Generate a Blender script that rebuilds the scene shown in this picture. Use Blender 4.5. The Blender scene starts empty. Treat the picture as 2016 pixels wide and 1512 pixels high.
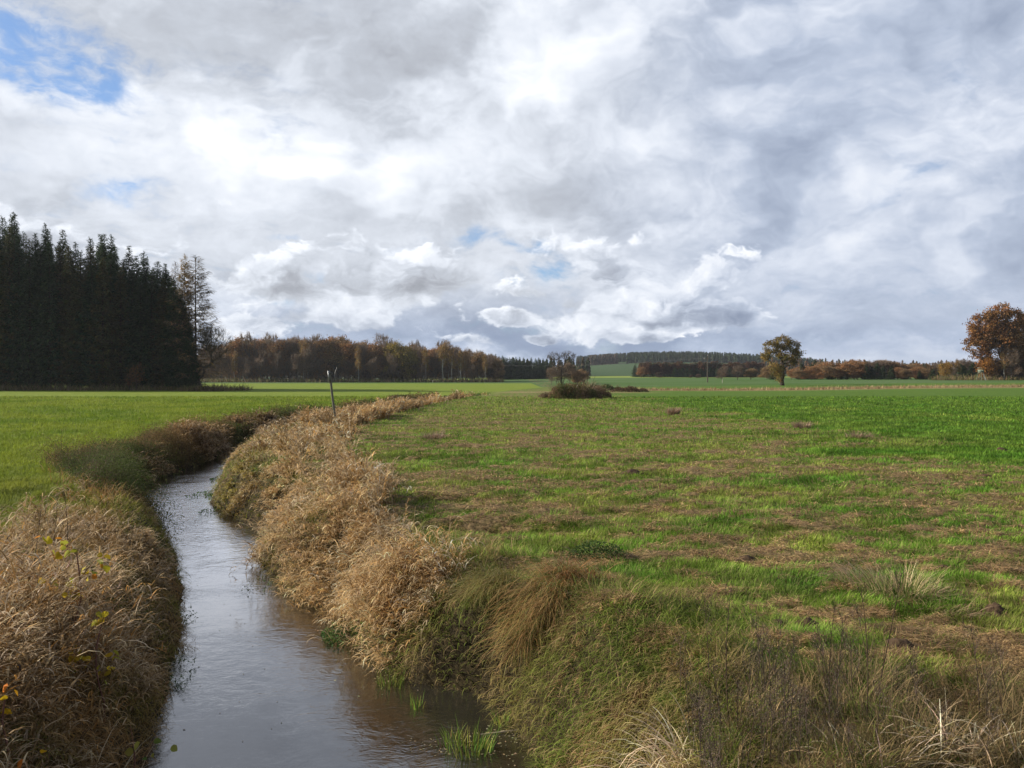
import bpy, math, random
import numpy as np
from mathutils import Vector
PI = math.pi
scene = bpy.context.scene
COL = scene.collection
# ------------------------------------------------------------------ camera, sky, sun, exposure
F = 1523.0      # focal length in pixels of the 2016 px wide frame
HY = 740.0      # row of the horizon
CZ = 3.0        # eye height over the fields
WZ = -1.2       # water level
cam_d = bpy.data.cameras.new('camera')
cam = bpy.data.objects.new('camera', cam_d); COL.objects.link(cam)
cam.location = (0, 0, CZ); cam.rotation_euler = (PI/2, 0, 0)
cam_d.sensor_width = 36; cam_d.lens = 36*F/2016; cam_d.shift_y = -(756-HY)/2016
cam_d.clip_start = 0.1; cam_d.clip_end = 20000
scene.camera = cam
scene.cycles.use_denoising = True
scene.cycles.volume_bounces = 0; scene.cycles.max_bounces = 6; scene.cycles.sample_clamp_indirect = 4
scene.view_settings.view_transform = 'Standard'; scene.view_settings.look = 'None'
scene.view_settings.gamma = 1; scene.view_settings.exposure = 0.63
scene.view_settings.use_curve_mapping = False
SUN_EL = math.radians(24); SUN_AZ = math.radians(-77)      # azimuth from +Y, towards +X positive
SD = Vector((math.sin(SUN_AZ)*math.cos(SUN_EL), math.cos(SUN_AZ)*math.cos(SUN_EL), math.sin(SUN_EL)))
sl = bpy.data.lights.new('sun', 'SUN'); so = bpy.data.objects.new('sun', sl); COL.objects.link(so)
sl.energy = 5.0; sl.angle = math.radians(0.6); sl.color = (1.0, 0.90, 0.74)
so.rotation_euler = SD.to_track_quat('Z', 'Y').to_euler(); so.location = (0, 0, 60)

world = bpy.data.worlds.new("World"); scene.world = world; world.use_nodes = True

class G:
    """tiny node-graph helper: sockets are combined with plain calls"""
    def __init__(s, nt): s.nt = nt; s.n = nt.nodes; s.l = nt.links
    def node(s, t, **k):
        n = s.n.new(t)
        for a, b in k.items(): setattr(n, a, b)
        return n
    def put(s, sock, v):
        if isinstance(v, bpy.types.NodeSocket): s.l.new(v, sock)
        elif v is not None: sock.default_value = v
    def m(s, op, a, b=None, c=None, clamp=False):
        n = s.node('ShaderNodeMath', operation=op, use_clamp=clamp)
        s.put(n.inputs[0], a); s.put(n.inputs[1], b)
        if c is not None: s.put(n.inputs[2], c)
        return n.outputs[0]
    def add(s, a, b): return s.m('ADD', a, b)
    def sub(s, a, b): return s.m('SUBTRACT', a, b)
    def mul(s, a, b): return s.m('MULTIPLY', a, b)
    def mad(s, a, b, c): return s.m('MULTIPLY_ADD', a, b, c)
    def vec(s, x, y, z=0.0):
        n = s.node('ShaderNodeCombineXYZ'); s.put(n.inputs[0], x); s.put(n.inputs[1], y); s.put(n.inputs[2], z); return n.outputs[0]
    def xyz(s, v):
        n = s.node('ShaderNodeSeparateXYZ'); s.put(n.inputs[0], v); return n.outputs
    def vm(s, op, a, b=None):
        n = s.node('ShaderNodeVectorMath', operation=op); s.put(n.inputs[0], a)
        if b is not None: s.put(n.inputs[1], b)
        return n.outputs[0]
    def noise(s, v, scale, detail=4, rough=0.5, dist=0.0, out=0, lac=2.0):
        n = s.node('ShaderNodeTexNoise'); s.put(n.inputs['Vector'], v)
        n.inputs['Scale'].default_value = scale; n.inputs['Detail'].default_value = detail
        n.inputs['Roughness'].default_value = rough; n.inputs['Distortion'].default_value = dist
        n.inputs['Lacunarity'].default_value = lac
        return n.outputs[out]
    def sstep(s, v, a, b, lo=0.0, hi=1.0):
        n = s.node('ShaderNodeMapRange', interpolation_type='SMOOTHSTEP')
        s.put(n.inputs[0], v); s.put(n.inputs[1], a); s.put(n.inputs[2], b)
        n.inputs[3].default_value = lo; n.inputs[4].default_value = hi
        return n.outputs[0]
    def mix(s, f, a, b, mode='MIX'):
        n = s.node('ShaderNodeMix', data_type='RGBA', blend_type=mode)
        s.put(n.inputs[0], f)
        for k, v in ((6, a), (7, b)):
            s.put(n.inputs[k], v if isinstance(v, bpy.types.NodeSocket) else (*v, 1.0))
        return n.outputs[2]
    def ramp(s, f, stops):
        n = s.node('ShaderNodeValToRGB'); s.put(n.inputs[0], f); e = n.color_ramp.elements
        while len(e) < len(stops): e.new(0.5)
        for q, (p, c) in zip(e, stops): q.position = p; q.color = (*c, 1)
        return n.outputs[0]

def build_sky():
    nt = world.node_tree; nt.nodes.clear(); g = G(nt)
    sky = g.node('ShaderNodeTexSky', sky_type='NISHITA', sun_disc=False)
    sky.sun_elevation = SUN_EL; sky.sun_rotation = SUN_AZ
    sky.air_density = 1.0; sky.dust_density = 0.6; sky.ozone_density = 2.5; sky.altitude = 450
    d = g.node('ShaderNodeTexCoord').outputs['Generated']
    x, y, z = g.xyz(d)
    az = g.m('ARCTAN2', x, y); el = g.m('ARCSINE', z)
    low = g.sstep(el, 0.24, 0.10)                                        # 1 near the horizon
    def turb(scale, seed, amt, detail=5, rough=.6, fx=1.0, fy=1.5):
        n = g.noise(g.vec(g.mul(az, fx), g.mul(el, fy), seed), scale, detail, rough, out=1)
        a, b, _ = g.xyz(n)
        return g.mul(g.sub(a, .5), amt), g.mul(g.sub(b, .5), amt*.8)
    w1x, w1y = turb(4.0, 5.0, .34, 7, .62)
    azw = g.add(az, w1x); elw = g.add(el, w1y)
    def blobs(lst, a_=azw, e_=elw):
        tot = None
        for (px, py, rx, ry, amp) in lst:
            ca = math.atan((px-1008)/F); ce = math.atan((HY-py)/math.hypot(F, px-1008))
            ra = rx/F*math.cos(ca)**2; re = ry/F*math.cos(ce)*math.cos(ca)
            u = g.mul(g.sub(a_, ca), 1/ra); v = g.mul(g.sub(e_, ce), 1/re)
            k = g.mul(g.m('EXPONENT', g.mul(g.mad(u, u, g.mul(v, v)), -1.0)), amp)
            tot = k if tot is None else g.add(tot, k)
        return tot
    bright = blobs([
        (220, 300, 330, 100, .16), (60, 560, 300, 70, .05), (1110, 150, 110, 130, .18), (1000, 60, 50, 110, .14), (930, 310, 80, 60, .20), (520, 340, 200, 90, .20), (1330, 360, 160, 60, .16), (1290, 150, 60, 120, .06),
        (770, 150, 240, 110, -.24), (600, 30, 300, 80, -.08), (300, 110, 170, 90, -.12), (1400, 60, 90, 110, -.10),
        (1540, 370, 130, 120, .0), (1290, 460, 180, 55, -.08), (1960, 420, 150, 120, -.13), (1700, 180, 220, 120, -.03), (1640, 300, 40, 60, .12),
        (50, 420, 150, 40, -.16), (640, 530, 140, 36, -.08), (880, 530, 90, 40, .12), (700, 600, 200, 24, .18), (500, 560, 60, 20, -.18),
        (1010, 600, 130, 60, -.22), (1150, 690, 560, 48, -.50), (1240, 600, 160, 40, .18), (1700, 460, 60, 40, .22), (450, 640, 260, 20, .14), (1780, 620, 320, 60, -.04), (1800, 705, 450, 20, .12), (20, 200, 50, 50, -.12)])
    # (1) high thin layer with blue showing through
    sx, sy = turb(5.0, 12.0, .10, 5, .6)
    st = g.noise(g.vec(g.mul(g.add(az, sx), 1.6), g.mul(g.add(el, sy), 7.0), 2.0), 3.4, 9, .62)
    st2 = g.noise(g.vec(g.mul(g.add(az, sx), 2.2), g.mul(g.add(el, sy), 4.5), 7.0), 9.0, 6, .62)
    hole = blobs([
        (110, 150, 130, 70, 1.3), (10, 90, 80, 70, .8), (220, 205, 70, 30, .6), (230, 365, 80, 22, .55), (950, 468, 100, 20, .60), (1080, 532, 60, 24, .85), (1040, 480, 40, 22, .7), (560, 600, 40, 20, .4), (570, 475, 50, 10, .5),
        (1785, 330, 80, 60, .42), (1700, 390, 60, 40, .3), (1880, 65, 60, 25, .3), (2010, 270, 40, 30, .4), (0, 312, 50, 14, .5), (630, 560, 40, 16, .45), (750, 500, 120, 12, .35), (1100, 640, 200, 60, .15)],
        g.add(az, g.mul(w1x, .35)), g.add(el, g.mul(w1y, .35)))
    hm = g.sstep(g.add(hole, g.add(g.mul(g.sub(.5, st), 1.6), g.mul(g.sub(.5, st2), 1.3))), .10, 1.0)
    # (2) big soft masses; (3) crisp smaller heaps low down
    def mass(scale, seed, bias, wamt, wsc, lo_, hi_, up, fy=1.5, det=8, ro=.52):
        ax_, ay_ = turb(wsc, seed+3, wamt, 4, .55)
        a = g.add(az, ax_); e = g.add(el, ay_)
        v1 = g.vec(a, g.mul(e, fy), seed)
        n = g.noise(v1, scale, det, ro)
        v2 = g.vec(g.add(a, -up*.8), g.mul(g.add(e, up), fy), seed)
        ns = g.noise(v2, scale, 7, ro); nc = g.noise(v1, scale, 7, ro)
        dep = g.add(g.sub(n, .5), bias)
        return g.sstep(dep, lo_, hi_), dep, g.sub(nc, ns)
    bias1 = blobs([(770, 130, 330, 160, .22), (300, 80, 200, 120, .18), (1550, 250, 260, 260, .22), (1250, 430, 330, 110, .22), (1950, 400, 180, 180, .16), (1100, 200, 220, 200, .14), (1800, 120, 300, 120, .08),
                   (110, 150, 130, 70, -.42), (0, 80, 70, 60, -.2), (1790, 340, 90, 60, -.16), (300, 380, 330, 90, -.06), (970, 480, 130, 40, -.2), (1080, 530, 70, 30, -.3), (950, 620, 300, 50, -.25), (1700, 640, 500, 60, -.12)])
    m1, d1, r1 = mass(3.6, 1.0, bias1, .22, 5, -.06, .13, .030)
    bias2 = blobs([(860, 560, 130, 70, .26), (660, 590, 170, 50, .20), (500, 560, 90, 40, .16), (1200, 600, 150, 70, .24), (1400, 540, 240, 60, .12), (60, 430, 160, 60, .18), (1430, 636, 90, 30, .30), (1330, 652, 60, 18, .26),
                   (992, 628, 36, 14, .55), (1070, 669, 32, 10, .5), (960, 690, 80, 14, .28), (500, 650, 200, 20, .18), (200, 480, 300, 60, .10), (1000, 560, 90, 40, .08),
                   (1080, 530, 70, 34, -.4), (1100, 700, 300, 22, -.3), (1030, 590, 50, 20, -.12), (1850, 540, 320, 170, -.22), (1750, 690, 400, 40, -.1)],
                  g.add(az, g.mul(w1x, .45)), g.add(el, g.mul(w1y, .35)))
    bias2 = g.sub(bias2, g.sstep(el, .15, .28, .06, .38))
    m2, d2, r2 = mass(9.0, 20.0, bias2, .09, 14, -.01, .085, .016, 1.7, 9, .54)
    # brightness of each layer
    b0 = g.add(g.add(.60, g.mul(bright, .8)), g.add(g.mul(g.sub(st, .5), .5), g.mul(g.sub(st2, .5), .35)))
    b1 = g.add(g.add(.60, g.mul(bright, 1.0)), g.add(g.mul(r1, 2.3), g.sstep(d1, .02, .30, .09, -.05)))
    b1 = g.add(b1, g.mul(g.sub(st2, .5), .18))
    b2 = g.add(g.add(.61, g.mul(bright, .45)), g.add(g.mul(r2, 2.5), g.sstep(d2, .01, .22, .13, -.13)))
    b = b0
    b = g.add(g.mul(b, g.sub(1.0, m1)), g.mul(b1, m1))
    b = g.add(g.mul(b, g.sub(1.0, m2)), g.mul(b2, m2))
    hm = g.mul(g.mul(hm, g.sub(1.0, g.mul(m1, .97))), g.sub(1.0, m2))
    cool = g.m('MAXIMUM', g.mul(g.sub(g.sstep(el, .15, .03), g.mul(m2, .45)), 1.0), g.mul(g.sstep(az, -.02, .35), .75), clamp=True)
    c_hi = g.ramp(b, [(0.0, (.27, .28, .30)), (.30, (.42, .43, .46)), (.52, (.56, .58, .62)), (.72, (.76, .78, .82)), (.95, (.97, .97, .98))])
    c_lo = g.ramp(b, [(0.0, (.17, .22, .34)), (.30, (.30, .36, .48)), (.52, (.45, .51, .63)), (.74, (.70, .73, .80)), (.98, (.94, .93, .92))])
    cl = g.vm('MULTIPLY', g.mix(cool, c_hi, c_lo), (.97, 1.0, 1.045))
    blue = g.vm('ADD', g.vm('MULTIPLY', sky.outputs[0], (.095, .10, .12)), (.02, .06, .08))
    out = g.mix(g.mul(hm, g.sstep(st2, .40, .66, .94, .35)), cl, blue)
    # overhead and behind, out of view, the sky is dimmed to cut ambient light
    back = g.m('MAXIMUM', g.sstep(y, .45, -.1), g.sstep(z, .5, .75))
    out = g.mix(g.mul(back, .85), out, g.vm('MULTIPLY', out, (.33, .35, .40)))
    out = g.mix(g.sstep(z, -.01, -.06), out, (.10, .12, .07))
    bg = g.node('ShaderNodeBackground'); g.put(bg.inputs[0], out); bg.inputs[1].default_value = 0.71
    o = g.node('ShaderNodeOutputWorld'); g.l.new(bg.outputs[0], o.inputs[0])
    world.cycles.sampling_method = 'MANUAL'; world.cycles.sample_map_resolution = 512
build_sky()
#SKYONLY
# ------------------------------------------------------------------ helpers
RNG = np.random.default_rng(7)
_tab = np.random.default_rng(11).random((8, 256, 256))
def vn(x, y, s=0):
    x = np.asarray(x, float); y = np.asarray(y, float)
    xi = np.floor(x).astype(int); yi = np.floor(y).astype(int)
    u = x-xi; v = y-yi; u = u*u*(3-2*u); v = v*v*(3-2*v)
    t = _tab[s % 8]; a = xi & 255; b = yi & 255; a1 = (xi+1) & 255; b1 = (yi+1) & 255
    return (t[a, b]*(1-u)+t[a1, b]*u)*(1-v)+(t[a, b1]*(1-u)+t[a1, b1]*u)*v
def fbm(x, y, s=0, o=4, g=0.5):
    r = 0; a = 1; n = 0
    for k in range(o):
        r = r+a*vn(x*2**k+17.3*k, y*2**k-9.1*k, s+k); n += a; a *= g
    return r/n
def sm(x, a, b):
    t = np.clip((np.asarray(x, float)-a)/(b-a), 0, 1); return t*t*(3-2*t)
def gp(px, py, z=0.0):
    d = (CZ-z)*F/(py-HY); return ((px-1008)/F*d, d)
def ax(px, d): return (px-1008)/F*d
def az_(py, d): return CZ+(HY-py)/F*d

# water edges: (row of the photograph, left x, right x) seen on the water plane, then the hidden reach
_e = []
for py, l, r in ((1512, 245, 1090), (1440, 285, 1030), (1395, 308, 1005), (1365, 318, 955), (1340, 328, 805), (1300, 343, 750), (1240, 355, 695), (1200, 352, 643),
                 (1160, 350, 585), (1130, 348, 530), (1100, 345, 512), (1075, 335, 515), (1050, 315, 530), (1030, 292, 480), (1010, 265, 430), (990, 240, 415),
                 (970, 240, 418), (950, 290, 430), (930, 345, 440), (915, 392, 452), (900, 425, 472), (885, 462, 500)):
    d = (CZ-WZ)*F/(py-HY); _e.append((d, ax(l, d), ax(r, d)))
_e = [(-40, -7, -3), (0, -3.5, .6), (5, -3.8, .75), (7, -3.95, .7)] + _e + [(49, -16.2, -13.9), (56, -15.5, -13.0), (70, -13.6, -11.4), (92, -11.4, -9.6), (115, -8.4, -6.8), (140, -4, -2.6), (200, 8, 9)]
EY, EL, ER = (np.array(v) for v in zip(*_e))
def edges(x, y):
    wob = (fbm(x*0+y*.8, y*0+3.3, 2, 3)-.5)*.35
    return np.interp(y, EY, EL)+wob, np.interp(y, EY, ER)-wob
MOUNDS = [(1.15, 9.3, .75, .75, .28), (.65, 10.8, .55, .5, .16), (2.6, 8.2, 1.0, .7, .10), (-.6, 12.4, .8, .8, .12), (-4.1, 17, 1.4, 1.6, .14), (-8, 27, 2.0, 2.5, .15),
          (ax(910, 15.3), 15.3, 1.3, .38, -.42), (ax(1010, 14.9), 14.9, .8, .3, -.22), (ax(750, 28), 28.2, 2.0, .8, -.5), (ax(870, 18.4), 18.6, 1.2, .35, -.25), (-12.5, 20, 3, 3, .15), (-7.2, 9.5, 1.6, 2, .1)]
def field(x, y):
    z = (fbm(x*.35, y*.35, 1, 4)-.5)*.16*sm(y, 200, 40)
    z = z+1.5*sm(x+.25*y, 70, 190)*sm(y, 90, 260)
    z = z+25*sm(y, 620, 1450)*np.exp(-((x-290)/230.)**2)+3*sm(y, 700, 1400)+4*sm(y, 400, 900)*np.exp(-((x-120)/160.)**2)
    return z
def ground(x, y):
    x = np.asarray(x, float); y = np.asarray(y, float)
    l, r = edges(x, y)
    din = np.minimum(x-l, r-x)*.85
    d = -din
    f = field(x, y)
    for (mx, my, sx, sy, h) in MOUNDS: f = f+h*np.exp(-((x-mx)/sx)**2-((y-my)/sy)**2)
    bw = np.where(x > (l+r)/2, 1.35, 1.15)*(.75+.6*fbm(x*.6, y*.6, 4, 2))
    t = np.clip(d/bw, 0, 1); pr = 1-(1-t)**2.1
    lo = WZ-.06
    zo = lo+(f-lo)*pr
    zi = lo-.6*sm(din, 0, .8)
    z = np.where(d > 0, zo, zi)
    k = sm(y, 120, 150)
    return z*(1-k)+f*k
def hayf(x, y):                      # how much mown, matted straw lies here: 0..1
    u = x*.95+y*.3; v = y-.3*x
    n = .34*fbm(u*.38, v*.75, 5, 3, .55)+.66*fbm(u*1.7, v*3.2, 3, 4, .7)
    row = np.sin((y*.93+x*.34)*1.25+3*fbm(x*.15, y*.15, 2, 2))
    h = sm(n+.020*row, .495, .565)
    m = sm(x-(15.5+9*(fbm(x*.16, y*.2, 3, 3)-.5)*2), 3.0, -2.5)
    m = m*sm(x-np.interp(y, EY, ER), -.5, .4)
    fade = 1-.35*sm(y, 50, 120)
    return np.clip(h*m*fade, 0, 1)
def track(x, y):                     # faint pale wheel lines in the crop
    t = 0
    for off in (0, 2.4): t = np.maximum(t, np.exp(-((x-(27.2+(69-y)*.29+off))/.42)**2))
    return t*sm(y, 44, 50)*sm(y, 84, 74)*sm(fbm(x*.4, y*.4, 6, 3), .42, .55)

def mesh_np(name, V, Q, mat, col=None, attrs=None, smooth=False, parent=None, link=True, T=None):
    me = bpy.data.meshes.new(name); V = np.ascontiguousarray(V, np.float32)
    me.vertices.add(len(V)); me.vertices.foreach_set('co', V.ravel())
    Q = np.ascontiguousarray(Q, np.int32); me.loops.add(Q.size); me.loops.foreach_set('vertex_index', Q.ravel())
    k = Q.shape[1]; me.polygons.add(len(Q)); me.polygons.foreach_set('loop_start', np.arange(len(Q), dtype=np.int32)*k)
    me.polygons.foreach_set('loop_total', np.full(len(Q), k, np.int32))
    if smooth: me.polygons.foreach_set('use_smooth', np.ones(len(Q), bool))
    if col is not None:
        a = me.color_attributes.new('col', 'FLOAT_COLOR', 'POINT')
        c = np.ones((len(V), 4), np.float32); c[:, :3] = col; a.data.foreach_set('color', c.ravel())
    for n_, v_ in (attrs or {}).items():
        a = me.attributes.new(n_, 'FLOAT', 'POINT'); a.data.foreach_set('value', np.ascontiguousarray(v_, np.float32))
    me.update(); me.materials.append(mat)
    if not link: return me
    o = bpy.data.objects.new(name, me); COL.objects.link(o)
    if parent is not None: o.parent = parent
    return o
def tag(o, label=None, cat=None, group=None, kind=None):
    for k, v in (('label', label), ('category', cat), ('group', group), ('kind', kind)):
        if v: o[k] = v
    return o
def empty(name, loc=(0, 0, 0), rz=0.0, sc=1.0):
    o = bpy.data.objects.new(name, None); COL.objects.link(o); o.location = loc; o.rotation_euler = (0, 0, rz); o.scale = (sc,)*3 if not isinstance(sc, tuple) else sc
    o.empty_display_size = .3
    return o
def copy_tree(o):
    c = o.copy(); COL.objects.link(c)
    for ch in list(o.children):
        k = ch.copy(); COL.objects.link(k); k.parent = c
        for gch in list(ch.children):
            h = gch.copy(); COL.objects.link(h); h.parent = k
    return c
class Buf:
    def __init__(s): s.v = []; s.q = []; s.c = []; s.n = 0
    def add(s, V, Q, C):
        s.v.append(V); s.q.append(Q+s.n); s.c.append(np.broadcast_to(C, (len(V), 3))); s.n += len(V); return s
    def out(s, name, mat, **k):
        return mesh_np(name, np.concatenate(s.v), np.concatenate(s.q), mat, col=np.concatenate(s.c), **k)
def blades(P, az, lean, droop, L, W, seg=3, c0=None, c1=None, taper=1.3, twist=None, w0=.75, tip=.1):
    """curved ribbons: lean from the vertical at the root, bending by droop (radians in total) to the tip"""
    n = len(P); P = np.asarray(P, float)
    def bc(a): return np.broadcast_to(np.asarray(a, float), (n,))
    az, lean, droop, L, W = map(bc, (az, lean, droop, L, W))
    dx, dy = np.cos(az), np.sin(az)
    tw = bc(0 if twist is None else twist)
    sx, sy = -np.sin(az+tw), np.cos(az+tw)
    V = np.empty((n, seg+1, 2, 3)); p = P.copy(); C = np.empty((n, seg+1, 2, 3))
    for k in range(seg+1):
        t = k/seg
        w = W*(w0+(1-w0)*min(1, t*3))*(1-(1-tip)*t**taper)*.5
        V[:, k, 0] = p; V[:, k, 1] = p
        V[:, k, 0, 0] -= sx*w; V[:, k, 0, 1] -= sy*w; V[:, k, 1, 0] += sx*w; V[:, k, 1, 1] += sy*w
        C[:, k] = (c0*(1-t)+c1*t)[:, None, :]
        a = lean+droop*((k+.5)/seg)**1.3
        s = L/seg
        p = p+np.stack([dx*np.sin(a)*s, dy*np.sin(a)*s, np.cos(a)*s], 1)
    i = (np.arange(n)[:, None]*(seg+1)+np.arange(seg)[None, :])*2
    Q = np.stack([i, i+1, i+3, i+2], -1).reshape(-1, 4)
    return V.reshape(-1, 3), Q, C.reshape(-1, 3)
def tubes(A, B, ra, rb, k=5, col=(1, 1, 1)):
    A = np.asarray(A, float); B = np.asarray(B, float); n = len(A)
    ra = np.broadcast_to(ra, (n,)); rb = np.broadcast_to(rb, (n,))
    d = B-A; d = d/np.maximum(np.linalg.norm(d, axis=1), 1e-6)[:, None]
    up = np.where(np.abs(d[:, 2:3]) > .9, np.array([[1., 0, 0]]), np.array([[0, 0, 1.]]))
    u = np.cross(d, up); u /= np.linalg.norm(u, axis=1)[:, None]; v = np.cross(d, u)
    th = np.arange(k)/k*2*PI; c, s = np.cos(th), np.sin(th)
    ring = u[:, None]*c[None, :, None]+v[:, None]*s[None, :, None]
    V = np.stack([A[:, None]+ring*ra[:, None, None], B[:, None]+ring*rb[:, None, None]], 1)
    b = np.arange(n)[:, None]*2*k; j = np.arange(k)[None, :]; j2 = (j+1) % k
    Q = np.stack([b+j, b+j2, b+k+j2, b+k+j], -1).reshape(-1, 4)
    C = np.broadcast_to(np.asarray(col, float), (n, 3)) if np.ndim(col) > 1 else np.tile(np.asarray(col, float), (n, 1))
    return V.reshape(-1, 3), Q, np.repeat(C, 2*k, 0)
def leafquads(P, size, C, rng, flat=0.0, aspect=.7):
    n = len(P); a = rng.normal(size=(n, 3)); a[:, 2] *= (1-flat); a /= np.linalg.norm(a, axis=1)[:, None]
    b = rng.normal(size=(n, 3)); b[:, 2] *= (1-flat); b -= a*(a*b).sum(1)[:, None]; b /= np.linalg.norm(b, axis=1)[:, None]
    s = (np.broadcast_to(size, (n,))*rng.uniform(.6, 1.3, n))[:, None]*.5
    a = a*s; b = b*s*aspect
    V = np.stack([P-a, P+b-a*.1, P+a, P-b+a*.15], 1).reshape(-1, 3)
    return V, np.arange(4*n).reshape(-1, 4), np.repeat(C, 4, 0)
def vary(c, n, rng, s=.2, h=.08):
    c = np.asarray(c, float)
    return np.clip(c[None]*(1+rng.normal(0, s, (n, 1)))*(1+rng.normal(0, h, (n, 3))), .004, .9)
def pick(pal, n, rng, s=.18, h=.06, w=None):
    pal = np.asarray(pal, float); i = rng.choice(len(pal), n, p=None if w is None else np.asarray(w)/np.sum(w))
    return np.clip(pal[i]*(1+rng.normal(0, s, (n, 1)))*(1+rng.normal(0, h, (n, 3))), .004, .9)

# ------------------------------------------------------------------ materials
def new_mat(name):
    m = bpy.data.materials.new(name); m.use_nodes = True; m.node_tree.nodes.clear(); return m, G(m.node_tree)
def leaf_mat(name, rough=.6, trans=.3, spec=.3, var=.25, scale=3.0):
    m, g = new_mat(name)
    c = g.node('ShaderNodeAttribute', attribute_name='col').outputs[0]
    pos = g.node('ShaderNodeNewGeometry').outputs['Position']
    f = g.mad(g.noise(pos, scale, 3, .6), 2*var, 1-var)
    c = g.vm('MULTIPLY', c, g.vec(f, f, f))
    p = g.node('ShaderNodeBsdfPrincipled'); g.put(p.inputs['Base Color'], c)
    p.inputs['Roughness'].default_value = rough; p.inputs['Specular IOR Level'].default_value = spec
    t = g.node('ShaderNodeBsdfTranslucent'); g.put(t.inputs[0], c)
    mx = g.node('ShaderNodeMixShader'); mx.inputs[0].default_value = trans
    g.l.new(p.outputs[0], mx.inputs[1]); g.l.new(t.outputs[0], mx.inputs[2])
    o = g.node('ShaderNodeOutputMaterial'); g.l.new(mx.outputs[0], o.inputs[0]); return m
def solid_mat(name, rough=.85, spec=.2, nscale=6.0, var=.3, metallic=0.0, bump=0.0):
    m, g = new_mat(name)
    c = g.node('ShaderNodeAttribute', attribute_name='col').outputs[0]
    tc = g.node('ShaderNodeTexCoord').outputs['Object']
    n = g.noise(tc, nscale, 5, .65)
    f = g.mad(n, 2*var, 1-var); c = g.vm('MULTIPLY', c, g.vec(f, f, f))
    p = g.node('ShaderNodeBsdfPrincipled'); g.put(p.inputs['Base Color'], c)
    p.inputs['Roughness'].default_value = rough; p.inputs['Specular IOR Level'].default_value = spec; p.inputs['Metallic'].default_value = metallic
    if bump:
        b = g.node('ShaderNodeBump'); b.inputs['Strength'].default_value = .8; b.inputs['Distance'].default_value = bump
        g.put(b.inputs['Height'], n); g.l.new(b.outputs[0], p.inputs['Normal'])
    o = g.node('ShaderNodeOutputMaterial'); g.l.new(p.outputs[0], o.inputs[0]); return m
M_GRASS = leaf_mat('grass_blade', .75, .30, .12, .32, 1.6)
M_REED = leaf_mat('dry_reed', .6, .24, .2, .38, 2.2)
M_LEAF = leaf_mat('tree_leaf', .75, .30, .12, .2, .5)
M_NEEDLE = leaf_mat('conifer_needle', .75, .12, .12, .35, .35)
M_BARK = solid_mat('bark', .9, .1, 3, .35)
M_TWIG = solid_mat('twig', .85, .15, 1, .25)
M_WOOD = solid_mat('weathered_wood', .8, .2, 9, .3, 0, .01)
M_METAL = solid_mat('galvanised_metal', .45, .5, 7, .15, .6)
M_SOIL = solid_mat('soil', .95, .1, 14, .5, 0, .03)

def ground_mat():
    m, g = new_mat('ground')
    pos = g.node('ShaderNodeNewGeometry').outputs['Position']; x, y, z = g.xyz(pos)
    at = lambda n: g.node('ShaderNodeAttribute', attribute_name=n).outputs['Fac']
    hay, bank, crop, left, far, strip, slope = (at(n) for n in ('hay', 'bank', 'crop', 'leftf', 'far', 'strip', 'slope')); trk = at('track')
    n_s = g.noise(pos, 9, 6, .7); n_m = g.noise(pos, 1.3, 5, .6); n_l = g.noise(pos, .12, 4, .55)
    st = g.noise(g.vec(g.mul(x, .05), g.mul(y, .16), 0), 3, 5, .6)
    margin = g.mix(g.sstep(n_s, .3, .7), (.10, .155, .024), (.165, .205, .042))
    margin = g.mix(g.sstep(n_l, .4, .65, 0, .6), margin, (.09, .135, .02))
    cropc = g.mix(g.sstep(g.add(n_s, g.sub(n_m, .5)), .3, .75), (.060, .125, .014), (.105, .175, .022))
    cropc = g.mix(g.sstep(st, .52, .66, 0, .30), cropc, (.16, .24, .03))
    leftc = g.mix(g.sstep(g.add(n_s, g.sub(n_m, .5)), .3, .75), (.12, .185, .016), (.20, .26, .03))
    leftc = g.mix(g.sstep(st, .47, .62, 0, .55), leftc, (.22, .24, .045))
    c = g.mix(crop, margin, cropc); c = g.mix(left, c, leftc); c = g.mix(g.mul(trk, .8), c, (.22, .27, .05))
    farc = g.mix(g.sstep(g.noise(g.vec(g.mul(x, .004), g.mul(y, .03), 1), 3, 2, .5), .42, .56), (.055, .12, .018), (.085, .14, .05))
    c = g.mix(far, c, farc)
    c = g.mix(slope, c, g.mix(g.mul(g.sstep(y, 486, 492), g.sstep(y, 604, 598)), (.045, .085, .032), (.20, .26, .045)))
    hc = g.mix(g.sstep(n_s, .35, .65), (.10, .068, .036), (.30, .215, .11))
    c = g.mix(g.mul(hay, g.sstep(g.add(n_m, n_s), .70, 1.05, .45, 1)), c, hc)
    c = g.mix(g.mul(strip, g.sstep(g.noise(pos, .9, 5, .7), .3, .6, .5, 1)), c, g.mix(g.sstep(n_s, .4, .6), (.18, .12, .06), (.40, .32, .17)))
    c = g.mix(bank, c, g.mix(g.sstep(n_s, .4, .65), (.030, .024, .014), (.07, .055, .028)))
    p = g.node('ShaderNodeBsdfPrincipled'); g.put(p.inputs['Base Color'], c); p.inputs['Roughness'].default_value = .95; p.inputs['Specular IOR Level'].default_value = .1
    b = g.node('ShaderNodeBump'); b.inputs['Strength'].default_value = 1; b.inputs['Distance'].default_value = .09
    g.put(b.inputs['Height'], g.add(n_s, g.mul(n_m, 1.5))); g.l.new(b.outputs[0], p.inputs['Normal'])
    o = g.node('ShaderNodeOutputMaterial'); g.l.new(p.outputs[0], o.inputs[0]); return m
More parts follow.
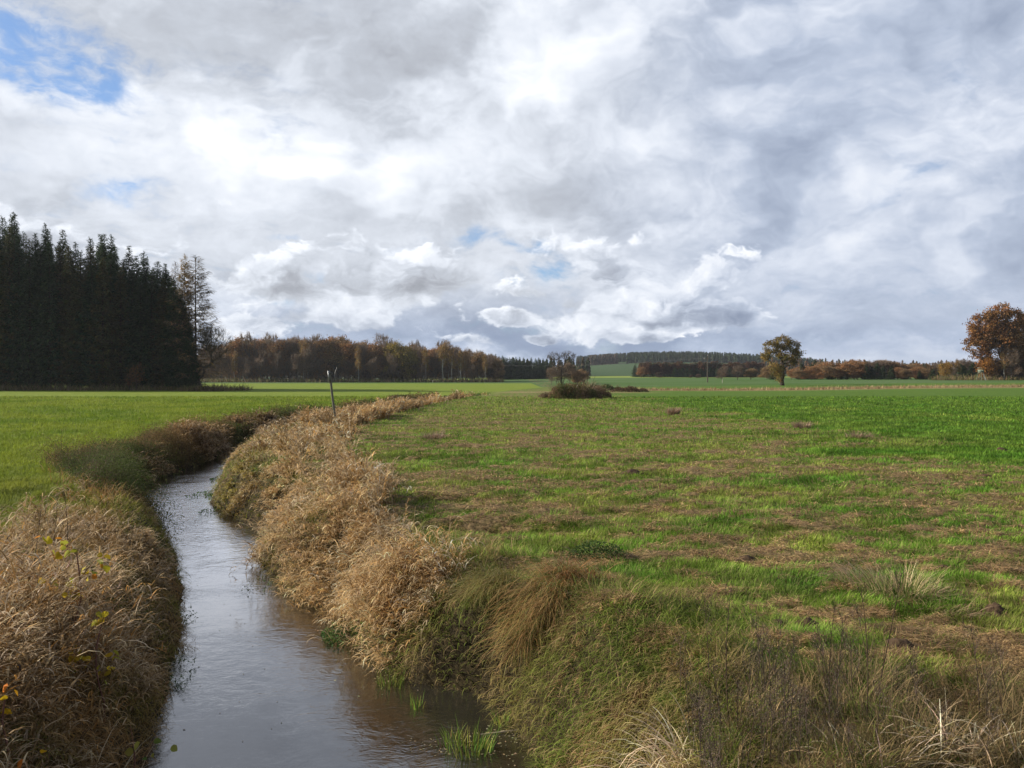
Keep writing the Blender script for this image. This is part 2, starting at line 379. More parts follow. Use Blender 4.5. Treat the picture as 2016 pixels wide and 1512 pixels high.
def water_mat():
    m, g = new_mat('stream_water')
    pos = g.node('ShaderNodeNewGeometry').outputs['Position']; x, y, z = g.xyz(pos)
    u = g.add(x, g.mul(y, .33)); v = g.sub(g.mul(y, .95), g.mul(x, .2))
    wob = g.noise(pos, 1.1, 2, .5, out=1)
    q = g.vm('ADD', g.vec(g.mul(u, 1.0), g.mul(v, 1.0), 0), g.vm('MULTIPLY', wob, (.5, .5, 0)))
    r1 = g.noise(g.vm('MULTIPLY', q, (4.5, 7.0, 1)), 1.0, 3, .5, .6)
    r2 = g.noise(g.vm('MULTIPLY', q, (10, 19, 1)), 1.0, 3, .55, .8)
    am = g.sstep(g.noise(g.vm('MULTIPLY', q, (.45, .6, 1)), 1.0, 3, .6), .38, .68, .25, 1.0)
    am = g.add(am, g.sstep(y, 15, 26, 0, 1.2))
    h = g.mul(g.add(g.mul(r1, .9), g.mul(r2, .35)), am)
    b = g.node('ShaderNodeBump'); b.inputs['Strength'].default_value = 1; b.inputs['Distance'].default_value = .011
    g.put(b.inputs['Height'], h)
    c = g.mix(g.sstep(g.noise(pos, .7, 3, .5), .35, .65), (.027, .025, .018), (.018, .018, .014))
    df = g.node('ShaderNodeBsdfDiffuse'); g.put(df.inputs[0], c)
    gl = g.node('ShaderNodeBsdfGlossy'); gl.inputs['Color'].default_value = (.95, .96, 1, 1); gl.inputs['Roughness'].default_value = .05
    g.l.new(b.outputs[0], gl.inputs['Normal'])
    fr = g.node('ShaderNodeFresnel'); fr.inputs['IOR'].default_value = 1.36
    mx = g.node('ShaderNodeMixShader'); g.put(mx.inputs[0], g.m('MINIMUM', g.mad(fr.outputs[0], 1.9, .10), .9))
    g.l.new(df.outputs[0], mx.inputs[1]); g.l.new(gl.outputs[0], mx.inputs[2])
    o = g.node('ShaderNodeOutputMaterial'); g.l.new(mx.outputs[0], o.inputs[0]); return m

# ------------------------------------------------------------------ terrain and water
def axis(lo, hi, step, a, b, gr=1.07):
    c = list(np.arange(lo, hi+1e-6, step)); s = step; v = hi
    while v < b: s *= gr; v += s; c.append(v)
    s = step; v = lo
    while v > a: s *= gr; v -= s; c.insert(0, v)
    return np.array(c)
def build_ground():
    xs = axis(-20, 14, .16, -5000, 5000); ys = axis(4, 50, .17, -400, 9000, 1.05)
    X, Y = np.meshgrid(xs, ys); Z = ground(X, Y)
    hay = hayf(X, Y)
    l, r = edges(X, Y); d = np.maximum(l-X, X-r)
    near = (np.abs(X) < 30) & (Y < 60)
    Z = Z+np.where(near, (fbm(X*3, Y*3, 6, 3)-.5)*.07*sm(d, -.2, .6)+.13*hay*fbm(X*2.6, Y*2.6, 2, 3), 0)
    bank = sm(d, 2.2, .7)*sm(Y, 130, 100)
    crop = sm(X-(15.5+16*(fbm(X*.16, Y*.2, 3, 3)-.5)), -2.2, 2.2)
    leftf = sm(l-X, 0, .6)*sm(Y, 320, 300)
    far = sm(Y, 205, 215)*(1-leftf)
    sy = 158+.16*(X-20)+2.5*np.sin(X*.09); sw = 2.2+.02*np.abs(X)
    strip = sm(np.abs(Y-sy), sw+6, sw)*sm(X, 14, 24)*sm(X, 190, 150)
    strip = np.maximum(strip, sm(np.abs(Y-142-.02*X), 9, 4)*sm(X, -6, 2)*sm(X, 30, 20)*.8)
    slope = sm(Y, 470, 500); trk = track(X, Y)
    n, mm = X.shape; i = (np.arange(n-1)[:, None]*mm+np.arange(mm-1)[None, :]).ravel()
    Q = np.stack([i, i+1, i+mm+1, i+mm], 1)
    o = mesh_np('ground', np.stack([X, Y, Z], -1).reshape(-1, 3), Q, ground_mat(), smooth=True,
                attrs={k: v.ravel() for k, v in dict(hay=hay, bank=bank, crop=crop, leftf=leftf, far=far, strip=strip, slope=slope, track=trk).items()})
    tag(o, kind='structure')
    X, Y = np.meshgrid(np.linspace(-24, 8, 40), np.linspace(-35, 135, 120))
    n, mm = X.shape; i = (np.arange(n-1)[:, None]*mm+np.arange(mm-1)[None, :]).ravel()
    w = mesh_np('stream_water', np.stack([X, Y, X*0+WZ], -1).reshape(-1, 3), np.stack([i, i+1, i+mm+1, i+mm], 1), water_mat(), smooth=True)
    tag(w, kind='structure')
build_ground()
# ------------------------------------------------------------------ trees
BARK_BROWN = (.085, .068, .052); BARK_GREY = (.15, .13, .11); BARK_WHITE = (.48, .45, .40); BARK_DARK = (.045, .036, .030)
def skeleton(att, trunk, bf=.35, up=.12):
    """grow limbs from the trunk points to every attractor: nodes, parents"""
    N = [np.array(t, float) for t in trunk]; par = [-1]+list(range(len(trunk)-1))
    pl = [0.0]
    for i in range(1, len(N)): pl.append(pl[-1]+np.linalg.norm(N[i]-N[i-1]))
    mid = N[len(N)//2]
    order = np.argsort(np.linalg.norm(att-mid, axis=1))
    A = np.array(N); PL = np.array(pl)
    A = np.vstack([A, np.zeros((3*len(att), 3))]); PL = np.concatenate([PL, np.zeros(3*len(att))]); n = len(N)
    rng = np.random.default_rng(3)
    for k in order:
        p = att[k]; d = np.linalg.norm(A[:n]-p, axis=1)
        cost = d+bf*PL[:n]*.6+np.maximum(0, A[:n, 2]-p[2]+up*d)*1.2
        cost[0] += 50
        j = int(np.argmin(cost)); a = A[j]; L = d[j]; steps = 1 if L < .9 else (2 if L < 3 else 3)
        prev = j
        for s in range(1, steps+1):
            t = s/steps; q = a*(1-t)+p*t
            if s < steps: q = q+rng.normal(0, .07*L, 3)+np.array([0, 0, .08*L*math.sin(PI*t)])
            A[n] = q; PL[n] = PL[prev]+L/steps; par.append(prev); prev = n; n += 1
    return A[:n], np.array(par)
def radii(A, par, r0, rt, e=.42):
    n = len(A); w = np.zeros(n); ch = np.zeros(n, int)
    for i in range(n):
        if par[i] >= 0: ch[par[i]] += 1
    w[ch == 0] = 1
    for i in range(n-1, 0, -1): w[par[i]] += w[i] if par[i] >= 0 else 0
    r = rt*w**e; s = r0/r[0]
    return np.maximum(rt, r*(1+(s-1)*np.clip((r-rt)/(r[0]-rt+1e-6), 0, 1))), ch
def ell(rng, n, c, r, shell=.5):
    v = rng.normal(size=(n, 3)); v /= np.linalg.norm(v, axis=1)[:, None]
    return np.array(c)+v*np.array(r)*(rng.uniform(shell**3, 1, (n, 1))**(1/3))
def broadleaf(seed, H, lobes, trunk_h, r0, natt=260, twigs=4, twl=.8, leaves=8, lsize=.25, lpal=((.2, .1, .04),), bark=BARK_BROWN, twigc=(.10, .075, .055), spread=.5,
              lean=(0, 0), tw=.03, k=5, shell=.35, bf=.35, lw=None, ls=.16, pend=0.0):
    """returns (trunk mesh, crown mesh); lobes = list of (centre, radii, weight)"""
    rng = np.random.default_rng(seed)
    W = np.array([l[2] for l in lobes], float); W /= W.sum(); att = []
    for (c, r, w), cnt in zip(lobes, (W*natt).astype(int)+1): att.append(ell(rng, cnt, c, r, shell))
    att = np.vstack(att); att = att[att[:, 2] > .6]
    nt = 7; T = [(lean[0]*t**1.5+rng.normal(0, .015*H)*(t > 0), lean[1]*t**1.5+rng.normal(0, .015*H)*(t > 0), trunk_h*t) for t in np.linspace(0, 1, nt)]
    T[0] = (0, 0, -.4)
    A, par = skeleton(att, T, bf)
    r, ch = radii(A, par, r0, .018*H/10)
    i = np.arange(1, len(A)); p = par[i]
    V, Q, C = tubes(A[p], A[i], r[p]*.97, r[i], k, bark)
    n_t = nt-1; vt = n_t*2*k                     # the trunk's own segments come first
    big = (r[i] > r0*.33); big[:n_t] = True
    tb = tubes(A[p][big], A[i][big], r[p][big]*.97, r[i][big], max(k, 6), bark)
    # root flare
    fl = tubes([(0, 0, -.3)], [(0, 0, .7)], [r0*1.5], [r0*1.02], 8, bark)
    trunk = Buf().add(*tb).add(*fl)
    cb = Buf(); sm_ = ~big
    if sm_.any(): cb.add(*tubes(A[p][sm_], A[i][sm_], r[p][sm_]*.97, r[i][sm_], 3, twigc))
    tips = A[1:][(r[1:] < r0*.28)]
    cen = att.mean(0)
    if twigs:
        P = np.repeat(tips, twigs, 0); n = len(P); P = P+rng.normal(0, .12, (n, 3))
        out = P-cen; a = np.arctan2(out[:, 1], out[:, 0])+rng.normal(0, .8, n)
        ln = np.clip(.9-.6*out[:, 2]/(H*.3), .15, 1.7)+rng.normal(0, .35, n)
        cb.add(*blades(P, a, ln, rng.uniform(-.5, .5+pend*2.5, n), rng.uniform(.5, 1.25, n)*twl, tw, 2, vary(twigc, n, rng, .2, .04), vary(twigc, n, rng, .2, .04), tip=.3, w0=1))
    if leaves:
        P = np.repeat(tips, leaves, 0); n = len(P)
        clump = np.repeat(pick(lpal, len(tips), rng, ls, .05, lw), leaves, 0)
        P = P+rng.normal(0, spread, (n, 3))*np.array([1, 1, .75])
        cb.add(*leafquads(P, lsize, np.clip(clump*(1+rng.normal(0, .18, (n, 1))), .004, 1), rng))
    return trunk, cb
def spruce(seed, H, R, base=.06, step=.55, nb=7, pal=((.050, .085, .036), (.070, .10, .038), (.036, .065, .03)), spray=1.0, sl=1.0, sw=.34, exp_=.72, thin=0.0, trk=1.0):
    rng = np.random.default_rng(seed); trunk = Buf(); cr = Buf()
    zs = np.linspace(-.4, H*.985, 9); rr = np.interp(zs, [-.4, H], [H*.011+.06, .03])*trk
    A = np.stack([zs*0, zs*0, zs], 1)
    trunk.add(*tubes(A[:-1], A[1:], rr[:-1], rr[1:], 6, (.075, .058, .045)))
    z = H*base; Pb = []; Db = []; Lb = []; Ub = []
    lump = rng.uniform(.8, 1.2, 64)
    while z < H*.99:
        t = z/H; L = R*(1-t)**exp_*(.85+.15*math.sin(z*1.7+seed))+.18
        if t < base+.25: L *= .75+.25*(t-base)/.25
        a0 = rng.uniform(0, 6.28)
        for j in range(nb if t < .93 else 5):
            if rng.random() < thin: continue
            a = a0+j*2*PI/nb+rng.normal(0, .18); Lj = L*rng.uniform(.72, 1.18)*lump[int((a % 6.283)*3+z*.8) % 64]
            Pb.append((0, 0, z+rng.normal(0, .12))); Db.append(a); Lb.append(Lj); Ub.append(.35-.75*(1-t)**.7+rng.normal(0, .08))
        z += step*(.6+.6*(1-t))*rng.uniform(.8, 1.2)
    Pb = np.array(Pb); Db = np.array(Db); Lb = np.array(Lb); Ub = np.array(Ub); n = len(Pb)
    cr.add(*blades(Pb, Db, PI/2-Ub, -.35, Lb, .07, 3, vary((.05, .04, .03), n, rng), vary((.05, .04, .03), n, rng), tip=.3, w0=1))
    ns = np.maximum(5, (Lb*10*spray).astype(int)); idx = np.repeat(np.arange(n), ns); m = len(idx)
    s = rng.uniform(.12, 1.02, m)**.8; h = Lb[idx]*s
    el = Ub[idx]+.30*s**2
    P = Pb[idx]+np.stack([np.cos(Db[idx])*h*np.cos(el), np.sin(Db[idx])*h*np.cos(el), h*np.sin(el)], 1)
    side = rng.choice([-1, 1], m)*rng.uniform(.2, 1.1, m)
    c = pick(pal, m, rng, .25, .06)
    ll = sl*rng.uniform(.5, 1.2, m)*np.clip(.35+Lb[idx]/R, .4, 1)
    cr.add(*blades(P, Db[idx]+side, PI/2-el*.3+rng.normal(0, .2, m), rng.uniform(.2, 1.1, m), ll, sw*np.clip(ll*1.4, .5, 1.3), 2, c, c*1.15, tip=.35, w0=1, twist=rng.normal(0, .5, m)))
    P2 = np.array([[0, 0, H*.955]]*8)
    cr.add(*blades(P2, np.arange(8)*.8, .25, -.2, H*.04, .08, 2, pick(pal, 8, rng), pick(pal, 8, rng), w0=1))
    return trunk, cr
class Proto:
    """tree meshes that its placed copies share"""
    def __init__(s, name, tr, cr, tmat, cmat):
        s.name = name; s.tm = tr.out('trunk', tmat, link=False); s.cm = cr.out('crown', cmat, link=False)
    def place(s, x, y, h, label, cat, group=None, rz=None, wx=1.0, z=None, cc=None):
        z = float(ground(x, y)) if z is None else z
        r = random.uniform(0, 6.28) if rz is None else rz
        o = empty(s.name, (x, y, z-.05), r, (h*wx, h*wx, h)); tag(o, label, cat, group)
        for n, me in (('trunk', s.tm), ('crown', s.cm)):
            k = bpy.data.objects.new(n, me); COL.objects.link(k); k.parent = o
        return o
random.seed(5)
# --- prototypes (heights in metres; placed scale is relative)
SPR = [Proto('spruce_tree', *spruce(s, 30, 3.9+.4*(s % 3), nb=8, spray=1.2), M_BARK, M_NEEDLE) for s in (1, 2, 3, 4)]
SPRB = [Proto('spruce_tree', *spruce(s, 30, 3.9, nb=8, spray=1.2, pal=((.095, .10, .035), (.12, .10, .038), (.065, .08, .03))), M_BARK, M_NEEDLE) for s in (9, 10)]
LAR = [Proto('larch_tree', *spruce(s, 30, 4.6, base=.12, step=.65, nb=8, spray=1.6, sl=1.2, sw=.085, thin=.08, trk=.55, exp_=.6, pal=((.26, .18, .08), (.18, .13, .08), (.34, .22, .08), (.15, .12, .09))), M_BARK, M_TWIG) for s in (21, 22)]
LARG = Proto('larch_tree', *spruce(23, 30, 3.9, base=.25, step=.65, nb=8, spray=1.5, sl=.9, trk=.6, sw=.20, exp_=.55, thin=.08, pal=((.42, .29, .08), (.34, .24, .08), (.22, .16, .08))), M_BARK, M_LEAF)
LARF = [Proto('larch_tree', *spruce(s, 20, 3.6, base=.25, step=.8, nb=7, spray=1.0, sl=1.2, sw=.42, exp_=.35, pal=((.20, .095, .055), (.15, .08, .05), (.24, .13, .07))), M_BARK, M_LEAF) for s in (31, 32)]
def crownlobes(seed, H, W, lo, n=6):
    rng = np.random.default_rng(seed); L = [((0, 0, H*(lo+1)/2), (W*.36, W*.36, H*(1-lo)*.40), 3)]
    for i in range(n):
        a = i/n*6.28+rng.uniform(-.4, .4); z = H*rng.uniform(lo+.12, .88); q = W*.28*rng.uniform(.7, 1.1)*(1.15-.5*z/H)
        L.append(((math.cos(a)*q, math.sin(a)*q, z), (W*.2, W*.2, H*.12), 1))
    return L
def bl(seed, H, W, lo, **k): return broadleaf(seed, H, crownlobes(seed, H, W, lo), H*k.pop('th', .75), k.pop('r0', .20), **k)
TW = (.15, .11, .08)
def P(name, *a, bm=M_BARK, cm=M_LEAF): return Proto(name, *a, bm, cm)
BARE = [P('bare_tree', *bl(s, 20, 12, .08, natt=230, twigs=12, twl=1.7, tw=.07, leaves=5, lsize=.42, spread=.8, lpal=((.28, .185, .12), (.24, .17, .12)), bark=BARK_GREY, twigc=(.21, .165, .13))) for s in (41, 42, 43)]
RUST = [P('autumn_tree', *bl(s, 19, 12, .06, natt=240, twigs=6, twl=1.4, tw=.06, leaves=24, lsize=.5, spread=.75, lpal=((.40, .20, .085), (.33, .19, .09), (.27, .165, .09)), twigc=TW)) for s in (51, 52, 53)]
BRWN = [P('autumn_tree', *bl(s, 18, 12, .05, natt=240, twigs=8, twl=1.5, tw=.06, leaves=20, lsize=.5, spread=.8, lpal=((.30, .20, .11), (.26, .18, .10), (.34, .215, .10)), twigc=TW)) for s in (61, 62)]
OLIV = [P('autumn_tree', *bl(s, 20, 12, .08, natt=240, twigs=5, twl=1.3, tw=.06, leaves=22, lsize=.48, spread=.75, lpal=((.30, .24, .06), (.25, .20, .06), (.34, .25, .07)), twigc=TW)) for s in (71, 72)]
BIRC = [P('birch_tree', *bl(s, 21, 7, .28, th=.92, r0=.22, natt=180, twigs=9, twl=1.6, tw=.05, leaves=14, lsize=.36, spread=.6, lpal=((.40, .24, .08), (.32, .20, .08), (.36, .26, .08)), bark=BARK_WHITE, twigc=(.14, .10, .08), pend=.6)) for s in (81, 82, 83)]
UND = [P('shrub', *bl(s, 7, 8, .02, th=.5, r0=.12, natt=150, twigs=12, twl=1.2, tw=.07, leaves=14, lsize=.42, spread=.5, lpal=((.10, .07, .045), (.14, .08, .04), (.07, .055, .04)), bark=BARK_GREY, twigc=(.10, .08, .065))) for s in (91, 92)]
YELL = P('autumn_tree', *bl(95, 12, 9.5, .03, natt=220, twigs=3, twl=.8, leaves=20, lsize=.4, spread=.6, lpal=((.34, .21, .045), (.28, .18, .05), (.22, .13, .04)), twigc=TW))
# --- dark spruce wood on the left
sil = [(-700, 400), (-300, 405), (-60, 420), (0, 428), (28, 420), (42, 455), (55, 440), (74, 462), (90, 440), (108, 468), (125, 450), (142, 474), (160, 468), (180, 463), (205, 460), (220, 462), (236, 500), (255, 488), (290, 492),
       (303, 502), (312, 522), (325, 518), (340, 545), (352, 560), (366, 590), (378, 640)]
sx_, sy_ = zip(*sil)
def spruce_row(d0, x0, x1, step, drop, jit, g):
    px = x0
    while px < x1:
        d = d0+random.uniform(-3, 3); yt = float(np.interp(px, sx_, sy_))+drop+random.uniform(-jit, jit)
        X = ax(px, d); gz = float(ground(X, d)); h = az_(yt, d)-gz
        pr = random.choice(SPR if random.random() < .8 else SPRB)
        pr.place(X, d, h/30., g, 'tree', 'spruces of the dark wood on the left', wx=random.uniform(.9, 1.12)*30/max(h, 18))
        px += step*random.uniform(.75, 1.25)
spruce_row(163, -330, 382, 19, 35, 22, 'dark spruce in the front rank of the dense wood at the left edge')
spruce_row(170, -330, 372, 21, 14, 12, 'tall dark spruce deep in the dense wood at the left edge')
spruce_row(180, -330, 350, 24, 0, 6, 'tall dark spruce deep in the dense wood at the left edge')
for px, yt, d, lab in ((28, 417, 168, 'tallest pointed spruce of the dark wood, nearest the left edge of the picture'), (90, 438, 167, 'pointed spruce top standing alone above the left part of the dark wood'),
                       (205, 459, 168, 'left one of two narrow twin spruce tops above the dark wood'), (219, 461, 169, 'right one of two narrow twin spruce tops above the dark wood'),
                       (325, 517, 167, 'small pointed spruce at the stepped right end of the dark wood')):
    X = ax(px, d); gz = float(ground(X, d)); h = az_(yt, d)-gz; SPR[int(px) % 4].place(X, d, h/30, lab, 'tree', wx=.8)
for i, (px, yt, d) in enumerate(((342, 548, 160), (353, 566, 159), (362, 592, 158), (372, 625, 157), (380, 665, 157), (384, 690, 158))):
    X = ax(px, d); h = az_(yt, d)-float(ground(X, d)); SPR[i % 4].place(X, d, h/30, 'spruce in the sloping right-hand flank of the dark wood', 'tree', 'spruces on the right flank of the dark wood', wx=1.0)
for pr, px, yt, d, lab, w in ((LARG, 364, 500, 164, 'golden larch behind the right end of the dark spruce wood', .95), (LAR[0], 385, 503, 160, 'tall nearly bare larch with drooping twigs at the right end of the dark wood', 1.6),
                              (LAR[1], 345, 512, 172, 'thin larch with orange needles half hidden by spruces', .8)):
    X = ax(px, d); gz = float(ground(X, d)); pr.place(X, d, (az_(yt, d)-gz)/30, lab, 'tree', wx=w)
# bare leaning tree at the corner of the dark wood
s = 158/F
lean = P('bare_tree', *broadleaf(101, 14, [((30*s, 0, 95*s), (32*s, 25*s, 26*s), 3), ((10*s, 0, 110*s), (18*s, 18*s, 22*s), 1.5), ((42*s, 0, 75*s), (24*s, 18*s, 16*s), 1.2), ((-6*s, 0, 70*s), (10*s, 12*s, 25*s), .7)], 45*s, .26, natt=300, twigs=8, twl=1.1, tw=.045,
         leaves=1, lsize=.18, lpal=((.2, .13, .05),), bark=(.13, .11, .09), twigc=(.12, .10, .075), lean=(7*s, 0), shell=.3))
lean.place(ax(394, 158), 158, 1, 'bare wide-branching tree leaning right at the corner of the dark wood', 'tree', rz=0)
BIRC[0].place(ax(388, 160), 160, .33, 'small pale-trunked birch beside the bare leaning tree', 'tree')
YO = P('autumn_tree', *bl(103, 6, 4.5, .15, natt=120, twigs=5, twl=.7, tw=.03, leaves=5, lsize=.22, spread=.35, lpal=((.30, .14, .05), (.22, .12, .05)), twigc=(.15, .11, .08)))
YO.place(ax(268, 158), 158, .95, 'small tree with orange leaves in front of the dark spruce wood', 'tree')
YO.place(ax(255, 159), 159, .6, 'leafless low shrub left of the small orange tree by the dark wood', 'shrub')
# --- mixed autumn wood in the middle distance
wood = [(420, 680, BARE), (436, 672, BARE), (452, 664, BARE), (468, 660, RUST), (480, 655, OLIV), (492, 652, BARE), (505, 662, RUST), (520, 658, RUST), (533, 655, BARE), (546, 662, RUST), (558, 655, BARE), (570, 660, RUST), (583, 658, BARE), (600, 655, BIRC),
        (612, 657, BARE), (626, 664, BARE), (640, 662, RUST), (653, 658, RUST), (664, 655, BRWN), (678, 665, BARE), (690, 668, RUST), (702, 666, BRWN), (715, 668, BARE), (728, 672, RUST), (740, 670, RUST), (750, 668, BARE), (762, 658, BARE), (772, 668, OLIV), (784, 672, OLIV),
        (796, 670, OLIV), (808, 674, OLIV), (820, 672, BARE), (834, 676, BIRC), (846, 680, RUST), (858, 682, BARE), (870, 664, BIRC), (882, 670, BIRC), (893, 674, BARE), (904, 678, BIRC), (915, 686, BIRC), (928, 684, BARE), (940, 690, BRWN), (950, 692, BIRC),
        (961, 690, BARE), (972, 694, BARE), (980, 700, BRWN)]
words = {'bare_tree': 'leafless grey-brown tree in the autumn wood across the field', 'autumn_tree': 'brown-leaved tree in the autumn wood across the field', 'birch_tree': 'white-stemmed birch in the autumn wood across the field'}
for i, (px, yt, fam) in enumerate(wood):
    d = 372+random.uniform(-5, 9); X = ax(px, d); pr = fam[i % len(fam)]; h = az_(yt+random.uniform(-2, 4), d)-float(ground(X, d))
    H0 = {id(BARE): 20, id(RUST): 19, id(BRWN): 18, id(OLIV): 20, id(BIRC): 21}[id(fam)]
    lab = 'yellow-green tree in the middle of the autumn wood across the field' if fam is OLIV else words[pr.name]
    if fam is RUST: lab = 'rust-coloured leafy tree in the autumn wood across the field'
    pr.place(X, d, h/H0, lab, 'tree', {'yel': 'yellow-green trees of the autumn wood', 'rus': 'rust trees of the autumn wood', 'lea': 'bare trees of the autumn wood', 'bro': 'brown trees of the autumn wood', 'whi': 'birches of the autumn wood'}[lab[:3]], wx=random.uniform(.9, 1.15))
for d0, k, st in ((366, 30, 19), (392, 42, 13), (412, 32, 17)):
    px = 405
    while px < 985:
        d = d0+random.uniform(-5, 5); X = ax(px, d); yt = float(np.interp(px, [420, 600, 750, 870, 985], [676, 662, 672, 676, 702]))
        if d0 == 366:
            if random.random() < .62: BARE[k % 3].place(X, d, (az_(yt+16+random.uniform(0, 26), d))/20, 'low grey-brown bare tree at the field edge of the autumn wood', 'tree', 'low trees edging the autumn wood', wx=.95)
            elif random.random() < .75: UND[k % 2].place(X, d, random.uniform(.55, 1.2), 'grey-brown shrub at the foot of the autumn wood', 'shrub', 'shrubs edging the autumn wood')
        else:
            f = random.choice([BARE, BARE, RUST, BRWN]); pr = f[k % len(f)]
            pr.place(X, d, (az_(yt+random.uniform(-4, 6), d))/19.5, 'brown tree in the back of the autumn wood', 'tree', 'trees in the back of the autumn wood')
        k += 1; px += st*random.uniform(.7, 1.3)
for px, yt in ((462, 690), (598, 664), (705, 680), (838, 680), (872, 664), (890, 676), (907, 682), (955, 694)):
    d = 361+random.uniform(-2, 2); X = ax(px, d); BIRC[px % 3].place(X, d, az_(yt, d)/21, 'slender white-stemmed birch standing at the front of the autumn wood', 'tree', 'birches at the front of the autumn wood', wx=.7)
# dark spruce block right of the autumn wood
FS = [Proto('spruce_tree', *spruce(s, 18, 2.9, base=.02, nb=7, step=.7, spray=1.0, sl=1.2, sw=.5), M_BARK, M_NEEDLE) for s in (111, 112)]
for d0, st, dr in ((480, 6.5, 4), (490, 7.5, 0)):
    px = 968
    while px < 1084:
        d = d0+random.uniform(-3, 3); X = ax(px, d); h = az_(np.interp(px, [968, 1000, 1083], [698, 703, 707])+dr+random.uniform(-2.5, 2.5), d)-float(ground(X, d))
        FS[int(px) % 2].place(X, d, h/18, 'small dark spruce in the straight-edged plantation behind the twin alders', 'tree', 'spruces of the square plantation', wx=1.1); px += st*random.uniform(.8, 1.2)
# twin-crowned alder and its undergrowth
s = 262/F
ald = P('alder_tree', *broadleaf(121, 12, [((-14*s, 0, 50*s), (13*s, 10*s, 7*s), 1.4), ((12*s, 0, 52*s), (14*s, 11*s, 8*s), 1.7), ((22*s, 0, 36*s), (8*s, 8*s, 7*s), .6), ((-6*s, 0, 24*s), (20*s, 14*s, 15*s), 2.2)], 30*s, .22, natt=330, twigs=4, twl=.75, tw=.035,
        leaves=5, lsize=.26, spread=.35, lpal=((.10, .08, .06), (.13, .10, .07)), bark=BARK_DARK, twigc=(.075, .065, .055), shell=.55))
X = ax(1106, 262); ald.place(X, 262, 1.1, 'dark alder with two rounded open crowns beyond the bramble mound', 'tree', rz=0)
for px, yt, d, f in ((1086, 722, 258, BARE[0]), (1096, 716, 264, BARE[1]), (1110, 714, 266, BARE[2]), (1122, 712, 268, BARE[0])):
    f.place(ax(px, d), d, az_(yt, d)/20, 'thin grey-brown bare tree beneath the twin-crowned alder', 'tree', 'thin trees beneath the alder', wx=1.35)
for px, yt, d in ((1130, 724, 272), (1142, 726, 276), (1150, 731, 274), (1136, 732, 268)):
    BRWN[int(px) % 2].place(ax(px, d), d, az_(yt, d)/18, 'dark brown bushy tree right of the twin-crowned alder', 'tree', 'bushy trees right of the alder', wx=1.5)
# --- lone oak
s = 205/F
oak = P('oak_tree', *broadleaf(131, 13.5, [((-22*s, 0, 76*s), (15*s, 14*s, 13*s), 1.6), ((0, 0, 86*s), (17*s, 16*s, 12*s), 1.8), ((21*s, 0, 78*s), (14*s, 13*s, 12*s), 1.4), ((30*s, 0, 62*s), (10*s, 10*s, 8*s), .8), ((-27*s, 2, 58*s), (10*s, 11*s, 8*s), .8),
        ((-17*s, -2, 31*s), (13*s, 11*s, 13*s), 1.3), ((-6*s, -1, 16*s), (9*s, 8*s, 10*s), .4), ((6*s, -12*s, 58*s), (20*s, 10*s, 9*s), 1.0), ((4*s, 14*s, 66*s), (20*s, 10*s, 12*s), 1.1), ((22*s, 0, 46*s), (8*s, 8*s, 6*s), .4)], 62*s, .5, natt=420, twigs=4, twl=.6, tw=.035,
        leaves=20, lsize=.32, spread=.36, lpal=((.22, .17, .05), (.26, .19, .05), (.17, .13, .05), (.28, .18, .05)), bark=BARK_DARK, twigc=(.05, .04, .03), shell=.6, bf=.5))
oak.place(ax(1540, 205), 205, 1, 'lone oak with thinning olive-brown crown and dark trunk in the open field', 'tree', rz=0)
# --- rust oak group at the right edge
D = 270; s = D/F
def lb(*l): return [((a*s, (b if b else 0)*s, c*s), (r*s, r*s*.8, q*s), w) for a, b, c, r, q, w in l]
rp = ((.24, .115, .040), (.30, .145, .045), (.19, .10, .042), (.16, .085, .04))
o1 = P('oak_tree', *broadleaf(141, 25, lb((-30, 0, 95, 28, 26, 2), (5, 0, 112, 36, 24, 2.4), (-40, 0, 62, 26, 22, 1.8), (-5, -10, 75, 34, 26, 2), (25, 0, 85, 28, 26, 1.6), (-30, -5, 25, 13, 20, 1), (0, 20, 90, 40, 30, 1.5), (20, 0, 50, 26, 15, 1)), 85*s, .6, natt=520, twigs=3, twl=.9, tw=.045,
        leaves=34, lsize=.52, spread=.65, lpal=rp, bark=BARK_DARK, twigc=(.07, .045, .03), shell=.6, bf=.4))
o1.place(ax(1972, D), D, 1.1, 'large rust-brown oak with low hanging leaves, left one of the group at the right edge', 'tree', rz=0)
o1.place(ax(2046, D+8), D+8, 1.08, 'rust-brown oak cut off by the right edge of the picture', 'tree', rz=2.4)
for px_, h_, lab_ in ((1958, .46, 'low brown tree under the left rust oak'), (1990, .5, 'low brown tree between the trunks of the rust oaks'), (2018, .55, 'low brown tree at the very edge under the rust oaks')):
    BRWN[px_ % 2].place(ax(px_, D+2), D+2, h_, lab_, 'tree', wx=1.1)
RUST[1].place(ax(2006, D+4), D+4, .72, 'lower rust-brown tree filling the gap between the two large oaks at the right edge', 'tree', wx=1.0)
ol = P('autumn_tree', *bl(143, 8, 5, .02, natt=140, twigs=3, twl=.7, leaves=14, lsize=.32, spread=.4, lpal=((.36, .17, .03), (.28, .13, .03)), twigc=TW))
ol.place(ax(1945, D-3), D-3, 1.15, 'low orange-leaved sapling beneath the large rust oak', 'tree')
BIRC[1].place(ax(1976, D-5), D-5, .5, 'slender pale-trunked tree under the left rust oak', 'tree')
BARE[1].place(ax(1991, D-6), D-6, .62, 'pale trunk with fine bare branches under the rust oaks', 'tree')
for px, h in ((1985, .9), (1998, 1.1), (2012, 1.0), (1965, .7), (2026, 1.2)):
    UND[px % 2].place(ax(px, D+3), D+3, h*.8, 'brown brushwood shrub under the rust oaks', 'shrub', 'shrubs under the rust oaks')
